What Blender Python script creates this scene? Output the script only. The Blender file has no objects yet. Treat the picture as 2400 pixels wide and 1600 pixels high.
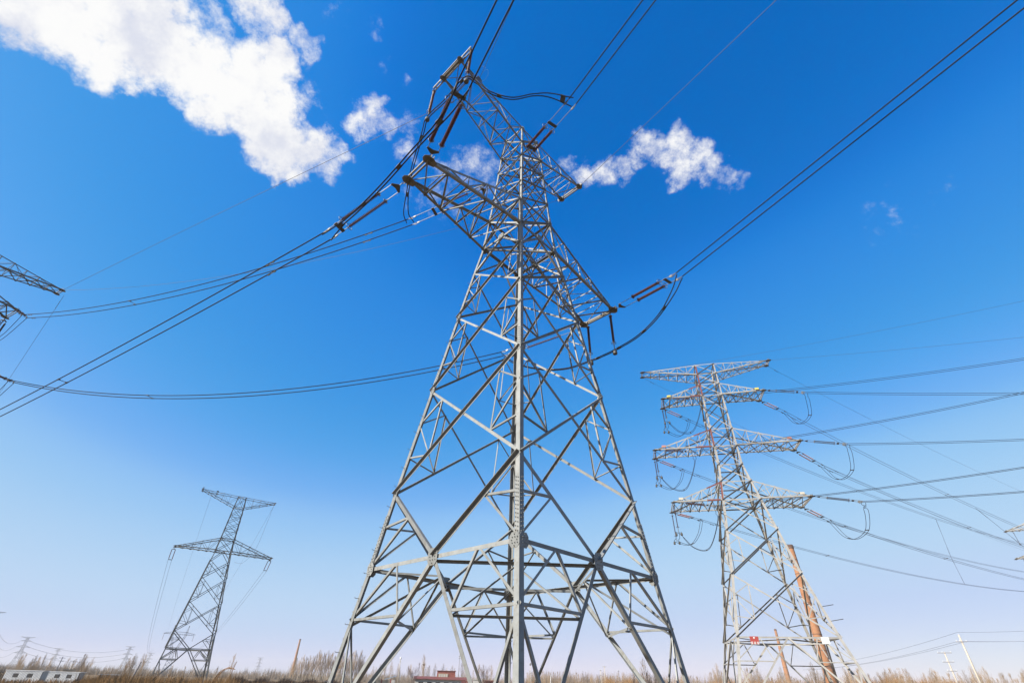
import bpy, bmesh, math, random
from mathutils import Vector, Matrix
PI = math.pi
R = math.radians
SC = bpy.context.scene
COL = SC.collection
rng = random.Random(11)

# ------------------------------------------------------------------ camera
cam_d = bpy.data.cameras.new('camera')
cam = bpy.data.objects.new('camera', cam_d)
COL.objects.link(cam)
cam_d.sensor_width = 36.0
cam_d.lens = 16.503
cam_d.clip_start = 0.05
cam_d.clip_end = 8000
cam.matrix_world = Matrix(((0.999739, -0.019405, 0.012058, 0.0),
                           (-0.001618, -0.586595, -0.809879, 0.0),
                           (0.022789, 0.809648, -0.586473, 2.8),
                           (0, 0, 0, 1)))
SC.camera = cam

# ------------------------------------------------------------------ sun, sky, exposure
SUN_AZ, SUN_EL = -124.0, 36.0


def azd(az, slope=0.0):
    a = R(az)
    return Vector((math.sin(a), math.cos(a), slope)).normalized()


sd = bpy.data.lights.new('sun', 'SUN')
sd.energy = 5.0
sd.angle = R(0.5)
sd.color = (1.0, 0.95, 0.87)
sun = bpy.data.objects.new('sun', sd)
COL.objects.link(sun)
sdir = Vector((math.sin(R(SUN_AZ)) * math.cos(R(SUN_EL)), math.cos(R(SUN_AZ)) * math.cos(R(SUN_EL)), math.sin(R(SUN_EL))))
sun.rotation_euler = sdir.to_track_quat('Z', 'Y').to_euler()

SC.view_settings.view_transform = 'Standard'
SC.view_settings.look = 'None'
SC.view_settings.exposure = 1.0
SC.view_settings.gamma = 1.0


class NT:
    """small helper for writing node trees"""

    def __init__(self, tree):
        self.t = tree

    def n(self, kind, **kw):
        nd = self.t.nodes.new(kind)
        for k, v in kw.items():
            setattr(nd, k, v)
        return nd

    def put(self, sock, v):
        if hasattr(v, 'is_output') or isinstance(v, bpy.types.NodeSocket):
            self.t.links.new(v, sock)
        else:
            sock.default_value = v

    def math(self, op, a, b=None, c=None, clamp=False):
        nd = self.n('ShaderNodeMath', operation=op, use_clamp=clamp)
        for i, v in enumerate((a, b, c)):
            if v is not None:
                self.put(nd.inputs[i], v)
        return nd.outputs[0]

    def vmath(self, op, a, b=None, out=0):
        nd = self.n('ShaderNodeVectorMath', operation=op)
        self.put(nd.inputs[0], a)
        if b is not None:
            if op == 'SCALE':
                self.put(nd.inputs[3], b)
            else:
                self.put(nd.inputs[1], b)
        return nd.outputs[out]

    def noise(self, vec, scale, detail=6.0, rough=0.5, out=0, dist=0.0):
        nd = self.n('ShaderNodeTexNoise')
        self.put(nd.inputs['Vector'], vec)
        nd.inputs['Scale'].default_value = scale
        nd.inputs['Detail'].default_value = detail
        nd.inputs['Roughness'].default_value = rough
        nd.inputs['Distortion'].default_value = dist
        return nd.outputs[out]

    def ramp(self, fac, stops, interp='LINEAR'):
        nd = self.n('ShaderNodeValToRGB')
        nd.color_ramp.interpolation = interp
        els = nd.color_ramp.elements
        while len(els) < len(stops):
            els.new(0.5)
        for e, (p, c) in zip(els, stops):
            e.position = p
            e.color = (c[0], c[1], c[2], 1)
        self.put(nd.inputs[0], fac)
        return nd.outputs[0]

    def mix(self, fac, a, b, blend='MIX'):
        nd = self.n('ShaderNodeMix', data_type='RGBA', blend_type=blend)
        self.put(nd.inputs[0], fac)
        for i, v in ((6, a), (7, b)):
            if isinstance(v, tuple):
                v = (v[0], v[1], v[2], 1)
            self.put(nd.inputs[i], v)
        return nd.outputs[2]

    def smooth(self, x, lo, hi):
        nd = self.n('ShaderNodeMapRange', interpolation_type='SMOOTHSTEP')
        self.put(nd.inputs[0], x)
        nd.inputs[1].default_value = lo
        nd.inputs[2].default_value = hi
        return nd.outputs[0]


W = bpy.data.worlds.new('World')
SC.world = W
W.use_nodes = True
wt = NT(W.node_tree)
bg = W.node_tree.nodes['Background']
sky = wt.n('ShaderNodeTexSky', sky_type='NISHITA', sun_disc=False)
sky.sun_elevation = R(SUN_EL)
sky.sun_rotation = R(SUN_AZ + 360)
sky.altitude = 0
sky.air_density = 1.0
sky.dust_density = 0.2
sky.ozone_density = 6.0
# contrast of the picture: the photograph's deep blue sky
cv = wt.n('ShaderNodeRGBCurve')
CURVES = ([(0, 0), (.05, 0), (.060, .018), (.082, .050), (.113, .155), (.141, .29), (.226, .455), (.356, .53), (.45, .60), (1, 1)],
          [(0, 0), (.10, .165), (.118, .235), (.163, .323), (.22, .43), (.273, .56), (.394, .655), (.52, .66), (.60, .665), (1, 1)],
          [(0, 0), (.22, .62), (.254, .73), (.34, .79), (.445, .895), (.52, .90), (.60, .905), (.835, .92), (1, 1)])
for ci, pts in enumerate(CURVES):
    cu = cv.mapping.curves[ci]
    cu.points[0].location = pts[0]
    cu.points[1].location = pts[-1]
    for p in pts[1:-1]:
        cu.points.new(*p)
cv.mapping.update()
W.node_tree.links.new(wt.vmath('SCALE', sky.outputs[0], 0.1), cv.inputs['Color'])
skycol = wt.vmath('SCALE', cv.outputs[0], 10.0)
dirv = wt.n('ShaderNodeTexCoord').outputs['Generated']
# broken cumulus drifting overhead: (azimuth, elevation, angular radius, thickness) of each puff on the sky dome
PUFFS = [(-70.3,44.3,2.9,1),(-68.6,46.1,3.32,1),(-65.9,47.4,3.51,1),(-63.1,48.8,3.39,1),(-64.2,51.6,2.75,1),(-62.3,46.2,1.85,0.9),(-60.7,47,1.59,0.8),(-59.8,50.8,3.58,1),(-62.3,53.4,1.89,0.8),(-55,51.4,3.48,1),(-55.6,49.1,2.07,0.9),(-50.6,52.2,3.67,1),(-51.4,48.9,2.19,0.95),(-50.1,54.5,2.94,1),(-48.9,56.2,2.22,0.9),(-47,51.2,3.06,1),(-45.3,53.6,2.13,0.9),(-42.9,50.3,3.01,1),(-40.5,49.9,2.46,1),(-40.9,48.5,1.64,0.9),(-38.2,51.6,2.29,0.8),(-34.8,51.4,1.93,0.65),(-33,51.5,1.09,0.5),(-60.8,54.2,1.45,0.51),(-58.8,55.3,1.49,0.5525),(-56.6,55.1,1.19,0.425),(-54.9,59.1,1.89,0.7225),(-52.8,59.4,1.4,0.68),(-51.6,57.8,1.43,0.5525),(-48.1,59.7,1.28,0.425),(-45.7,59.5,1.5,0.5525),(-44,59.5,0.76,0.425),(-42.6,56.1,1.38,0.4),(-41.1,55.7,0.8,0.35),(-31.8,56.9,1.63,0.64),(-31.4,58.8,1.07,0.52),(-33.4,55.7,1.26,0.56),(-28.6,57.3,1.1,0.48),(-24.3,57.4,1.32,0.35),(-24.2,55.6,1.35,0.35),(-32.9,62.9,1,0.17),(-44.5,63.5,1.29,0.16),(-37.2,65.1,0.95,0.16),(-28.5,61.8,0.83,0.16),(9.5,56,1.05,0.39),(13.1,54.8,1.37,0.585),(16.8,54.6,1.44,0.585),(20.1,54.7,1.34,0.585),(22.9,55.5,1.23,0.546),(24.2,57.1,1.06,0.4836),(26.8,56.1,1.58,0.585),(29.8,54.9,1.86,0.663),(27.8,54,1.36,0.546),(29.3,52.3,1.51,0.624),(32.6,52.9,1.66,0.624),(34.5,51.2,1.24,0.4836),(36.4,49.7,1.01,0.312),(37.8,48.6,0.79,0.195),(-10.6,56.1,2.34,0.34),(-7,55.6,2.37,0.36),(-13.9,55.5,2.1,0.3),(-16.9,52,2.14,0.26),(-19.8,51,1.42,0.24),(-13.5,51.2,1.94,0.2),(50.1,38.3,2.46,0.115),(53.9,38,1.81,0.1)]
nz = wt.noise(dirv, 13.0, 5.0, 0.55, out=1)
warp = wt.vmath('SCALE', wt.vmath('SUBTRACT', nz, (0.5, 0.5, 0.5)), 0.085)
nz2 = wt.noise(dirv, 45.0, 3.0, 0.55, out=1)
warp2 = wt.vmath('SCALE', wt.vmath('SUBTRACT', nz2, (0.5, 0.5, 0.5)), 0.03)
dw = wt.vmath('NORMALIZE', wt.vmath('ADD', wt.vmath('ADD', dirv, warp), warp2))
field = None
for (az, el, rad, wgt) in PUFFS:
    c = (math.sin(R(az)) * math.cos(R(el)), math.cos(R(az)) * math.cos(R(el)), math.sin(R(el)))
    cr = math.cos(R(rad * 1.42))
    dt = wt.vmath('DOT_PRODUCT', dw, c, out=1)
    b = wt.math('MULTIPLY_ADD', dt, wgt / (1 - cr), -cr * wgt / (1 - cr))
    b = wt.math('MAXIMUM', b, 0.0)
    field = b if field is None else wt.math('MAXIMUM', field, b)
fb = wt.noise(dirv, 30.0, 14.0, 0.70)
fbig = wt.noise(dirv, 9.0, 4.0, 0.5)
dens = wt.math('ADD', wt.math('MULTIPLY_ADD', field, 1.75, -0.24), wt.math('MULTIPLY', wt.math('SUBTRACT', fb, 0.5), 2.5))
dens = wt.math('MULTIPLY', dens, wt.smooth(field, 0.0, 0.12))
alpha = wt.smooth(dens, -0.02, 1.22)
shade = wt.math('ADD', wt.math('MULTIPLY', wt.math('SUBTRACT', fbig, 0.5), 1.3), wt.math('MULTIPLY', wt.math('SUBTRACT', fb, 0.5), 0.7))
CLOUD = 9.6
cl = wt.mix(wt.smooth(shade, -0.22, 0.16), (0.76 * CLOUD, 0.79 * CLOUD, 0.90 * CLOUD), (1.02 * CLOUD, 1.02 * CLOUD, 1.02 * CLOUD))
W.node_tree.links.new(wt.mix(alpha, skycol, cl), bg.inputs[0])
bg.inputs[1].default_value = 0.05

# ------------------------------------------------------------------ materials


def mat(name, base, var=0.2, rough=0.6, metal=0.0, scale=4.0, spots=None, spot_amt=0.0, spot_scale=9.0, spec=0.5, coord='Object', bump=0.0, member=0.0):
    m = bpy.data.materials.new(name)
    m.use_nodes = True
    t = NT(m.node_tree)
    bs = m.node_tree.nodes['Principled BSDF']
    co = t.n('ShaderNodeTexCoord').outputs[coord]
    nv = t.noise(co, scale, 6.0, 0.6)
    lo = tuple(c * (1 - var) for c in base)
    hi = tuple(min(1.0, c * (1 + var)) for c in base)
    colr = t.ramp(nv, [(0.3, lo), (0.7, hi)])
    if spots:
        sp = t.noise(co, spot_scale, 8.0, 0.7)
        colr = t.mix(t.smooth(sp, 0.62 - spot_amt * 0.3, 0.74), colr, spots)
    if member:
        oi = t.n('ShaderNodeObjectInfo').outputs['Random']
        k = t.math('MULTIPLY_ADD', oi, 2 * member, 1 - member)
        colr = t.vmath('SCALE', colr, k)
        st = t.noise(t.vmath('MULTIPLY', co, (3.0, 3.0, .35)), 2.2, 7, .7)
        colr = t.mix(t.math('MULTIPLY', t.smooth(st, .56, .74), .55), colr, (.115, .092, .066))
    t.put(bs.inputs['Base Color'], colr)
    bs.inputs['Metallic'].default_value = metal
    t.put(bs.inputs['Roughness'], t.math('MULTIPLY_ADD', nv, 0.2, rough - 0.1))
    bs.inputs['Specular IOR Level'].default_value = spec
    if bump:
        bp = t.n('ShaderNodeBump')
        bp.inputs['Strength'].default_value = bump
        t.put(bp.inputs['Height'], t.noise(co, scale * 6, 4.0, 0.6))
        t.put(bs.inputs['Normal'], bp.outputs[0])
    return m


M = {}
M['steel'] = mat('galvanised_steel', (0.200, 0.204, 0.194), 0.16, 0.55, 0.1, 2.5, (0.15, 0.135, 0.11), 0.45, 6.0, 0.25, member=.2)
M['steel_dark'] = mat('weathered_steel_plate', (0.12, 0.108, 0.085), 0.2, 0.6, 0.1, 3.0)
M['bolt'] = mat('bolt_steel', (0.22, 0.22, 0.21), 0.2, 0.45, 0.4, 5.0)
M['steel_old'] = mat('old_galvanised_steel', (0.30, 0.285, 0.255), 0.2, 0.6, 0.05, 2.0, (0.20, 0.15, 0.115), 0.3, 4.0, 0.3)
M['steel_far'] = mat('dull_galvanised_steel', (0.13, 0.13, 0.12), 0.15, 0.6, 0.1, 2.0)
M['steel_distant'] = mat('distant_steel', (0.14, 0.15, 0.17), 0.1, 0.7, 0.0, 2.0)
M['red_paint'] = mat('faded_red_paint', (0.15, 0.045, 0.034), 0.2, 0.6, 0.0, 3.0)
M['yellow_paint'] = mat('yellow_plate_paint', (0.48, 0.42, 0.10), 0.08, 0.5)
M['pink_paint'] = mat('faded_red_plate_paint', (0.36, 0.17, 0.13), 0.15, 0.5)
M['cream_paint'] = mat('cream_plate_paint', (0.45, 0.41, 0.32), 0.08, 0.5)
M['white_paint'] = mat('white_sign_paint', (0.60, 0.60, 0.57), 0.05, 0.5)
M['sign_red'] = mat('sign_red_enamel', (0.30, 0.05, 0.04), 0.08, 0.4)
M['rubber'] = mat('brown_red_insulator', (0.105, 0.032, 0.02), 0.25, 0.38, 0.0, 9.0)
M['rubber_dark'] = mat('dark_brown_insulator', (0.055, 0.022, 0.02), 0.25, 0.4, 0.0, 9.0)
M['rubber_pink'] = mat('faded_pink_insulator', (0.24, 0.10, 0.075), 0.2, 0.5, 0.0, 6.0)
M['rubber_grey'] = mat('slate_insulator', (0.06, 0.07, 0.09), 0.2, 0.45, 0.0, 6.0)
M['fitting'] = mat('fitting_steel', (0.12, 0.115, 0.105), 0.15, 0.5, 0.2, 8.0)
M['weight'] = mat('weight_iron', (0.05, 0.046, 0.038), 0.2, 0.6, 0.0, 6.0)
M['fitting_dark'] = mat('dark_fitting_steel', (0.045, 0.042, 0.036), 0.2, 0.6, 0.0, 8.0)
M['ring'] = mat('grading_ring_metal', (0.13, 0.14, 0.17), 0.1, 0.35, 0.5, 8.0)
M['cable'] = mat('weathered_conductor', (0.016, 0.015, 0.016), 0.2, 0.75, 0.0, 6.0, spec=.12)
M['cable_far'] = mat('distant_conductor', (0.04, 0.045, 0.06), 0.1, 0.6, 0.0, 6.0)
M['earthwire'] = mat('earth_wire_strand', (0.03, 0.028, 0.03), 0.1, 0.55, 0.2, 6.0)

# ------------------------------------------------------------------ mesh helpers


class MB:
    def __init__(self):
        self.v = []
        self.f = []

    def add(self, vs, fs):
        o = len(self.v)
        self.v.extend([tuple(x) for x in vs])
        self.f.extend([tuple(i + o for i in q) for q in fs])

    def prism(self, prof, p, q, u, w):
        """profile [(a,b)] in axes u,w swept from p to q"""
        n = len(prof)
        vs = [p + u * a + w * b for a, b in prof] + [q + u * a + w * b for a, b in prof]
        fs = [(i, (i + 1) % n, n + (i + 1) % n, n + i) for i in range(n)]
        fs += [tuple(range(n - 1, -1, -1)), tuple(range(n, 2 * n))]
        self.add(vs, fs)

    def angle(self, p, q, w, n1, n2, t=None, w2=None):
        """angle iron from p to q: flanges along n1 (width w) and n2 (width w2), heel on the line"""
        p, q = Vector(p), Vector(q)
        d = (q - p).normalized()
        t = t or max(0.008, w * 0.085)
        w2 = w2 or w
        u = (n1 - d * n1.dot(d)).normalized()
        v = n2 - d * n2.dot(d)
        v = (v - u * v.dot(u)).normalized()
        self.prism([(0, 0), (w, 0), (w, t), (t, t), (t, w2), (0, w2)], p, q, u, v)

    def bar(self, p, q, a, b, up=None):
        p, q = Vector(p), Vector(q)
        d = (q - p).normalized()
        up = Vector(up) if up is not None else (Vector((0, 0, 1)) if abs(d.z) < 0.95 else Vector((1, 0, 0)))
        u = d.cross(up).normalized()
        v = u.cross(d).normalized()
        self.prism([(-a / 2, -b / 2), (a / 2, -b / 2), (a / 2, b / 2), (-a / 2, b / 2)], p, q, u, v)

    def box(self, c, sx, sy, sz):
        x, y, z = c
        self.bar((x - sx / 2, y, z), (x + sx / 2, y, z), sy, sz)

    def tube(self, pts, r, n=6, r2=None, cap=True):
        pts = [Vector(p) for p in pts]
        m = len(pts)
        ref = None
        vs = []
        for i, p in enumerate(pts):
            d = (pts[min(i + 1, m - 1)] - pts[max(i - 1, 0)]).normalized()
            if ref is None:
                ref = d.orthogonal().normalized()
            ref = (ref - d * ref.dot(d)).normalized()
            w = d.cross(ref)
            rr = r if r2 is None else r + (r2 - r) * i / max(1, m - 1)
            for k in range(n):
                a = 2 * PI * k / n
                vs.append(p + ref * (math.cos(a) * rr) + w * (math.sin(a) * rr))
        fs = []
        for i in range(m - 1):
            for k in range(n):
                k2 = (k + 1) % n
                fs.append((i * n + k, i * n + k2, (i + 1) * n + k2, (i + 1) * n + k))
        if cap:
            fs.append(tuple(range(n - 1, -1, -1)))
            fs.append(tuple((m - 1) * n + k for k in range(n)))
        self.add(vs, fs)

    def lathe(self, p, d, prof, n=10):
        """prof [(along, radius)] around axis d from p"""
        p, d = Vector(p), Vector(d).normalized()
        a = d.orthogonal().normalized()
        b = d.cross(a)
        vs = []
        for s, r in prof:
            for k in range(n):
                th = 2 * PI * k / n
                vs.append(p + d * s + a * (math.cos(th) * r) + b * (math.sin(th) * r))
        fs = []
        for i in range(len(prof) - 1):
            for k in range(n):
                k2 = (k + 1) % n
                fs.append((i * n + k, i * n + k2, (i + 1) * n + k2, (i + 1) * n + k))
        fs.append(tuple(range(n - 1, -1, -1)))
        fs.append(tuple((len(prof) - 1) * n + k for k in range(n)))
        self.add(vs, fs)

    def torus(self, c, d, rad, r, n=16, m=6):
        c, d = Vector(c), Vector(d).normalized()
        a = d.orthogonal().normalized()
        b = d.cross(a)
        vs = []
        for i in range(n):
            th = 2 * PI * i / n
            e = a * math.cos(th) + b * math.sin(th)
            for k in range(m):
                ph = 2 * PI * k / m
                vs.append(c + e * (rad + r * math.cos(ph)) + d * (r * math.sin(ph)))
        fs = [(i * m + k, ((i + 1) % n) * m + k, ((i + 1) % n) * m + (k + 1) % m, i * m + (k + 1) % m) for i in range(n) for k in range(m)]
        self.add(vs, fs)

    def plate(self, c, u, w, pts, t):
        """flat polygon plate, pts in axes u,w around c, thickness t centred"""
        c = Vector(c)
        nrm = u.cross(w).normalized()
        n = len(pts)
        vs = [c + u * a + w * b - nrm * (t / 2) for a, b in pts] + [c + u * a + w * b + nrm * (t / 2) for a, b in pts]
        fs = [tuple(range(n - 1, -1, -1)), tuple(range(n, 2 * n))] + [(i, (i + 1) % n, n + (i + 1) % n, n + i) for i in range(n)]
        self.add(vs, fs)

    def build(self, name, material, parent=None, smooth=False):
        me = bpy.data.meshes.new(name)
        me.from_pydata(self.v, [], self.f)
        me.materials.append(material)
        if smooth:
            me.polygons.foreach_set('use_smooth', [True] * len(me.polygons))
        bm = bmesh.new()
        bm.from_mesh(me)
        bmesh.ops.recalc_face_normals(bm, faces=bm.faces)
        bm.to_mesh(me)
        bm.free()
        o = bpy.data.objects.new(name, me)
        COL.objects.link(o)
        if parent is not None:
            o.parent = parent
        return o


def tag(o, label=None, cat=None, group=None, kind=None):
    if label:
        o['label'] = label
    if cat:
        o['category'] = cat
    if group:
        o['group'] = group
    if kind:
        o['kind'] = kind
    return o


def empty(name, loc=(0, 0, 0), rz=0.0):
    o = bpy.data.objects.new(name, None)
    o.empty_display_size = 0.2
    COL.objects.link(o)
    o.location = loc
    o.rotation_euler = (0, 0, rz)
    return o


KIDS = {}


def kids_of(o):
    return [c for c in o.children]


def copy_tree(o, parent=None):
    c = o.copy()
    COL.objects.link(c)
    c.parent = parent
    for ch in o.children:
        copy_tree(ch, c)
    return c


V = Vector
Z = Vector((0, 0, 1))


def lerp(a, b, t):
    return a + (b - a) * t

# ------------------------------------------------------------------ lattice towers
CORNERS = ((-1, -1), (1, -1), (1, 1), (-1, 1))
FACES = ((V((-1, 0, 0)), (-1, 1), (-1, -1)), (V((0, -1, 0)), (-1, -1), (1, -1)), (V((1, 0, 0)), (1, -1), (1, 1)), (V((0, 1, 0)), (1, 1), (-1, 1)))


class Tower:
    def __init__(self, root, levels, material, legw, bracew, detail=2):
        self.root = root
        self.lv = levels            # [(z, half width)]
        self.m = material
        self.legw = legw            # [(z, width)]
        self.bw = bracew            # brace width scale
        self.detail = detail
        self.lean = 0.0           # at low detail the braces of a face share one mesh
        self.face_mb = [MB() for _ in range(4)]

    def hw(self, z):
        lv = self.lv
        for (z0, w0), (z1, w1) in zip(lv, lv[1:]):
            if z <= z1:
                return w0 + (w1 - w0) * (z - z0) / (z1 - z0)
        return lv[-1][1]

    def lw(self, z):
        w = self.legw[0][1]
        for z0, w0 in self.legw:
            if z >= z0 - 1e-6:
                w = w0
        return w

    def c(self, s, z):
        w = self.hw(z)
        return V((s[0] * w + self.lean * max(0.0, 1 - z / 24.0), s[1] * w, z))

    def piece(self, name, fi):
        if self.detail >= 2:
            return MB()
        return self.face_mb[fi]

    def done(self, mb, name):
        if self.detail >= 2:
            mb.build(name, self.m, self.root)

    def legs(self, zs, splices=(), bolts_from=None):
        for s in CORNERS:
            mb = MB()
            n1 = V((-s[0], 0, 0))
            n2 = V((0, -s[1], 0))
            for z0, z1 in zip(zs, zs[1:]):
                w = self.lw(z0)
                mb.angle(self.c(s, z0), self.c(s, z1), w, n1, n2, w * 0.09)
            leg = mb.build('leg', self.m, self.root)
            for (z0, z1) in splices:
                w = self.lw(z0)
                sp = MB()
                p, q = self.c(s, z0), self.c(s, z1)
                out = V((s[0], s[1], 0)) * 0.014
                sp.angle(p + out, q + out, w * 0.97, n1, n2, 0.012)
                d = (q - p).normalized()
                k = int((z1 - z0) / 0.13)
                for i in range(k):
                    for fl, nn in ((n1, V((0, s[1], 0))), (n2, V((s[0], 0, 0)))):
                        for off in ((0.3, 0.75) if w > 0.17 else (0.5,)):
                            pp = lerp(p, q, (i + 0.5 + (0.25 if off > 0.5 else 0)) / k) + fl * (w * off) + out
                            sp.lathe(pp, nn, [(0.0, 0.019), (0.012, 0.019), (0.012, 0.011), (0.045, 0.011)], 6)
                sp.build('splice_plate', M['steel'], leg)
            if bolts_from and s in bolts_from:
                z = 1.4
                i = 0
                hook = None
                while z < bolts_from[s]:
                    p = self.c(s, z)
                    side = n2 if i % 2 else n1
                    b = MB()
                    o1 = V((s[0], 0, 0)) if i % 2 else V((0, s[1], 0))
                    p0 = p + side * 0.08
                    b.tube([p0, p0 + o1 * 0.17, p0 + o1 * 0.185 + Z * 0.035], 0.011, 5)
                    b.build('step_bolt', M['bolt'], leg)
                    z += 0.42
                    i += 1

    def member(self, name, fi, p, q, w, kind='out', pull=0.0, lift=0.0):
        """angle iron lying on face fi; kind out = outstanding leg outwards at the upper edge, in = outstanding leg inwards"""
        n = FACES[fi][0]
        p, q = V(p), V(q)
        d = (q - p).normalized()
        if d.z < -1e-4 or (abs(d.z) < 1e-4 and d.dot((-n).cross(Z)) < 0):
            p, q = q, p
            d = -d
        if pull:
            L = (q - p).length
            p, q = p + d * pull, q - d * pull
        up = n.cross(d)
        if up.z < 0 or (abs(up.z) < 1e-5 and up.dot(Z) < 0):
            up = -up
        up = (up - n * up.dot(n)).normalized()
        mb = self.piece(name, fi)
        if kind == 'inlow':
            o = -n * (0.022 + lift) - up * (w * 0.5)
            mb.angle(p + o, q + o, w, up, -n)
        elif kind == 'out':
            o = n * (0.004 + lift) + up * (w * 0.5)
            mb.angle(p + o, q + o, w, -up, n)
        else:
            o = -n * (0.022 + lift) + up * (w * 0.5)
            mb.angle(p + o, q + o, w, -up, -n)
        self.done(mb, name)

    def strut(self, fi, z, w, kind='in'):
        n, l, r = FACES[fi]
        self.member('horizontal_strut', fi, self.c(l, z), self.c(r, z), w, kind, 0.02, 0.004)

    def panel(self, z0, z1, kind, w, red=0.0):
        for fi, (n, l, r) in enumerate(FACES):
            L0, L1, R0, R1 = self.c(l, z0), self.c(l, z1), self.c(r, z0), self.c(r, z1)
            M0, M1 = (L0 + R0) / 2, (L1 + R1) / 2
            sm = None
            store = [MB(), MB()]
            cur = [0]

            def redm(p, q, ww=red):
                if self.detail >= 2:
                    d = (q - p).normalized()
                    up = n.cross(d).normalized()
                    store[cur[0]].angle(p - n * 0.034, q - n * 0.034, ww, up if up.z > 0 else -up, -n)
                else:
                    self.member('stiffener', fi, p, q, ww, 'in', 0.0, 0.012)
            if kind in ('X', 'x', 'XX'):
                self.member('diagonal_brace', fi, L0, R1, w, 'out')
                self.member('diagonal_brace', fi, R0, L1, w, 'in')
                if kind == 'X' and red:
                    for (a0, a1, b0, b1) in ((L0, L1, R0, R1), (R0, R1, L0, L1)):
                        cur[0] = 0 if a0 is L0 else 1
                        g1, g2 = lerp(a1, a0, 0.36), lerp(a1, a0, 0.68)
                        up_d = lerp(a1, b0, 0.17)          # on the brace that starts at the upper node
                        lo_d = lerp(a0, b1, 0.27)          # on the brace that starts at the lower node
                        redm(g1, up_d)
                        redm(up_d, lo_d)
                        redm(g1, lo_d)
                        redm(g2, lo_d)
            elif kind == 'V':      # apex down at the middle of the lower strut
                self.member('diagonal_brace', fi, M0, L1, w, 'in')
                self.member('diagonal_brace', fi, M0, R1, w, 'out')
                if red:
                    for a0, a1 in ((L0, L1), (R0, R1)):
                        cur[0] = 0 if a0 is L0 else 1
                        g = lerp(a0, a1, 0.52)
                        d = lerp(a1, M0, 0.42)
                        redm(g, d)
                        redm(a0, d)
                        redm(g, lerp(a1, M0, 0.80)) if False else None
            elif kind == 'A':      # apex up at the middle of the upper strut
                self.member('diagonal_brace', fi, L0, M1, w, 'inlow')
                self.member('diagonal_brace', fi, R0, M1, w, 'inlow')
                if red:
                    f = 0.715
                    for a0, a1 in ((L0, L1), (R0, R1)):
                        cur[0] = 0 if a0 is L0 else 1
                        g = lerp(a0, a1, f)
                        d = lerp(a0, M1, f)
                        qd = lerp(a1, M1, 0.45)
                        redm(g, d)
                        redm(g, qd)
                        redm(qd, d)
                        d2 = lerp(a0, M1, 0.30)
                        redm(g, d2)
                        redm(lerp(a0, a1, 0.35), d2)
            for sm in store:
                if sm.v:
                    sm.build('stiffener', self.m, self.root)

    def diaphragm(self, z, w, cross=True, diamond=False):
        mb = MB()
        pts = [self.c(s, z) for s in CORNERS]
        dz = V((0, 0, -0.03))
        if cross:
            mb.angle(pts[0] + dz, pts[2] + dz, w, (pts[2] - pts[0]).cross(Z).normalized(), -Z)
            dz = V((0, 0, 0.03))
            mb.angle(pts[1] + dz, pts[3] + dz, w, (pts[3] - pts[1]).cross(Z).normalized(), Z)
        if diamond:
            mids = [(pts[i] + pts[(i + 1) % 4]) / 2 * 0.985 for i in range(4)]
            for i in range(4):
                a, b = mids[i], mids[(i + 1) % 4]
                mb.angle(a, b, w, (b - a).cross(Z).normalized(), -Z)
                c = pts[(i + 1) % 4] * 1.0
                c.z = z
                mb.angle((a + b) / 2 - Z * 0.012, c - Z * 0.012, w * 0.7, (c - a).cross(Z).normalized(), -Z)
        mb.build('diaphragm', self.m, self.root)

    def hips(self, z1, f, w):
        """bracing inside the spread legs: struts across each leg corner and hip braces to the waist frame"""
        for i, s in enumerate(CORNERS):
            mb = MB()
            a0, a1 = self.c(s, 0.15), self.c(s, z1)
            nb = [self.c(CORNERS[i - 1], z1), self.c(CORNERS[(i + 1) % 4], z1)]
            ds = []
            for b in nb:
                m = (a1 + b) / 2
                ds.append(lerp(a0, m, f))
            g = lerp(a0, a1, f)
            mb.angle(ds[0] * .985, ds[1] * .985, w, (ds[1] - ds[0]).cross(Z).normalized(), -Z)
            mids = [(a1 + b) / 2 * .985 for b in nb]
            hub = (mids[0] + mids[1]) / 2
            mb.angle(g * .98, hub - Z * .05, w, (hub - g).cross(Z).normalized(), -Z)
            for d in ds:
                mb.angle(d * .98, hub - Z * .08, w * .8, (hub - d).cross(Z).normalized(), -Z)
            mb.build('hip_brace', self.m, self.root)

    def gusset(self, p, n, size, bolts=4, ang=0.0, parent=None):
        """bolted plate on a face node"""
        mb = MB()
        u = (-n).cross(Z).normalized()
        s = size
        pts = [(-s * .5, -s * .28), (-s * .28, -s * .55), (s * .28, -s * .55), (s * .5, -s * .28), (s * .5, s * .28), (s * .28, s * .55), (-s * .28, s * .55), (-s * .5, s * .28)]
        mb.plate(p + n * 0.026, u, Z, pts, 0.014)
        for i in range(-1, 2):
            for k in (-2, -1, 0, 1, 2):
                if (abs(i) == 1 and abs(k) == 2) or (i == 0 and k == 0):
                    continue
                mb.lathe(p + n * 0.033 + u * (i * s * 0.26 + (0.06 * s if k % 2 else 0)) + Z * (k * s * 0.2), n, [(0, .019), (.012, .019), (.012, .011), (.04, .011)], 6)
        mb.build('gusset_plate', M['steel'], parent or self.root)

    def finish_faces(self):
        if self.detail < 2:
            for mb in self.face_mb:
                if mb.v:
                    mb.build('face_bracing', self.m, self.root)

    def arm(self, sx, zb, zt, tip, thw, ztip, cw, npan=4, web=0.07, plates=True, tipz2=None, fan=True, tip_mat=None, ps=.3):
        """crossarm on the +x or -x side: two bottom chords from level zb, two top chords from level zt, to two tips"""
        col = bpy.data.objects.new('crossarm', None)
        col.empty_display_size = 0.2
        COL.objects.link(col)
        col.parent = self.root
        X = V((sx, 0, 0))
        ch = {}
        for sy in (-1, 1):
            t = V((sx * tip, sy * thw, ztip))
            b0 = self.c((sx, sy), zb)
            t0 = self.c((sx, sy), zt)
            ch['b', sy] = (b0, t)
            ch['t', sy] = (t0, t)
        Y = V((0, 1, 0))
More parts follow.
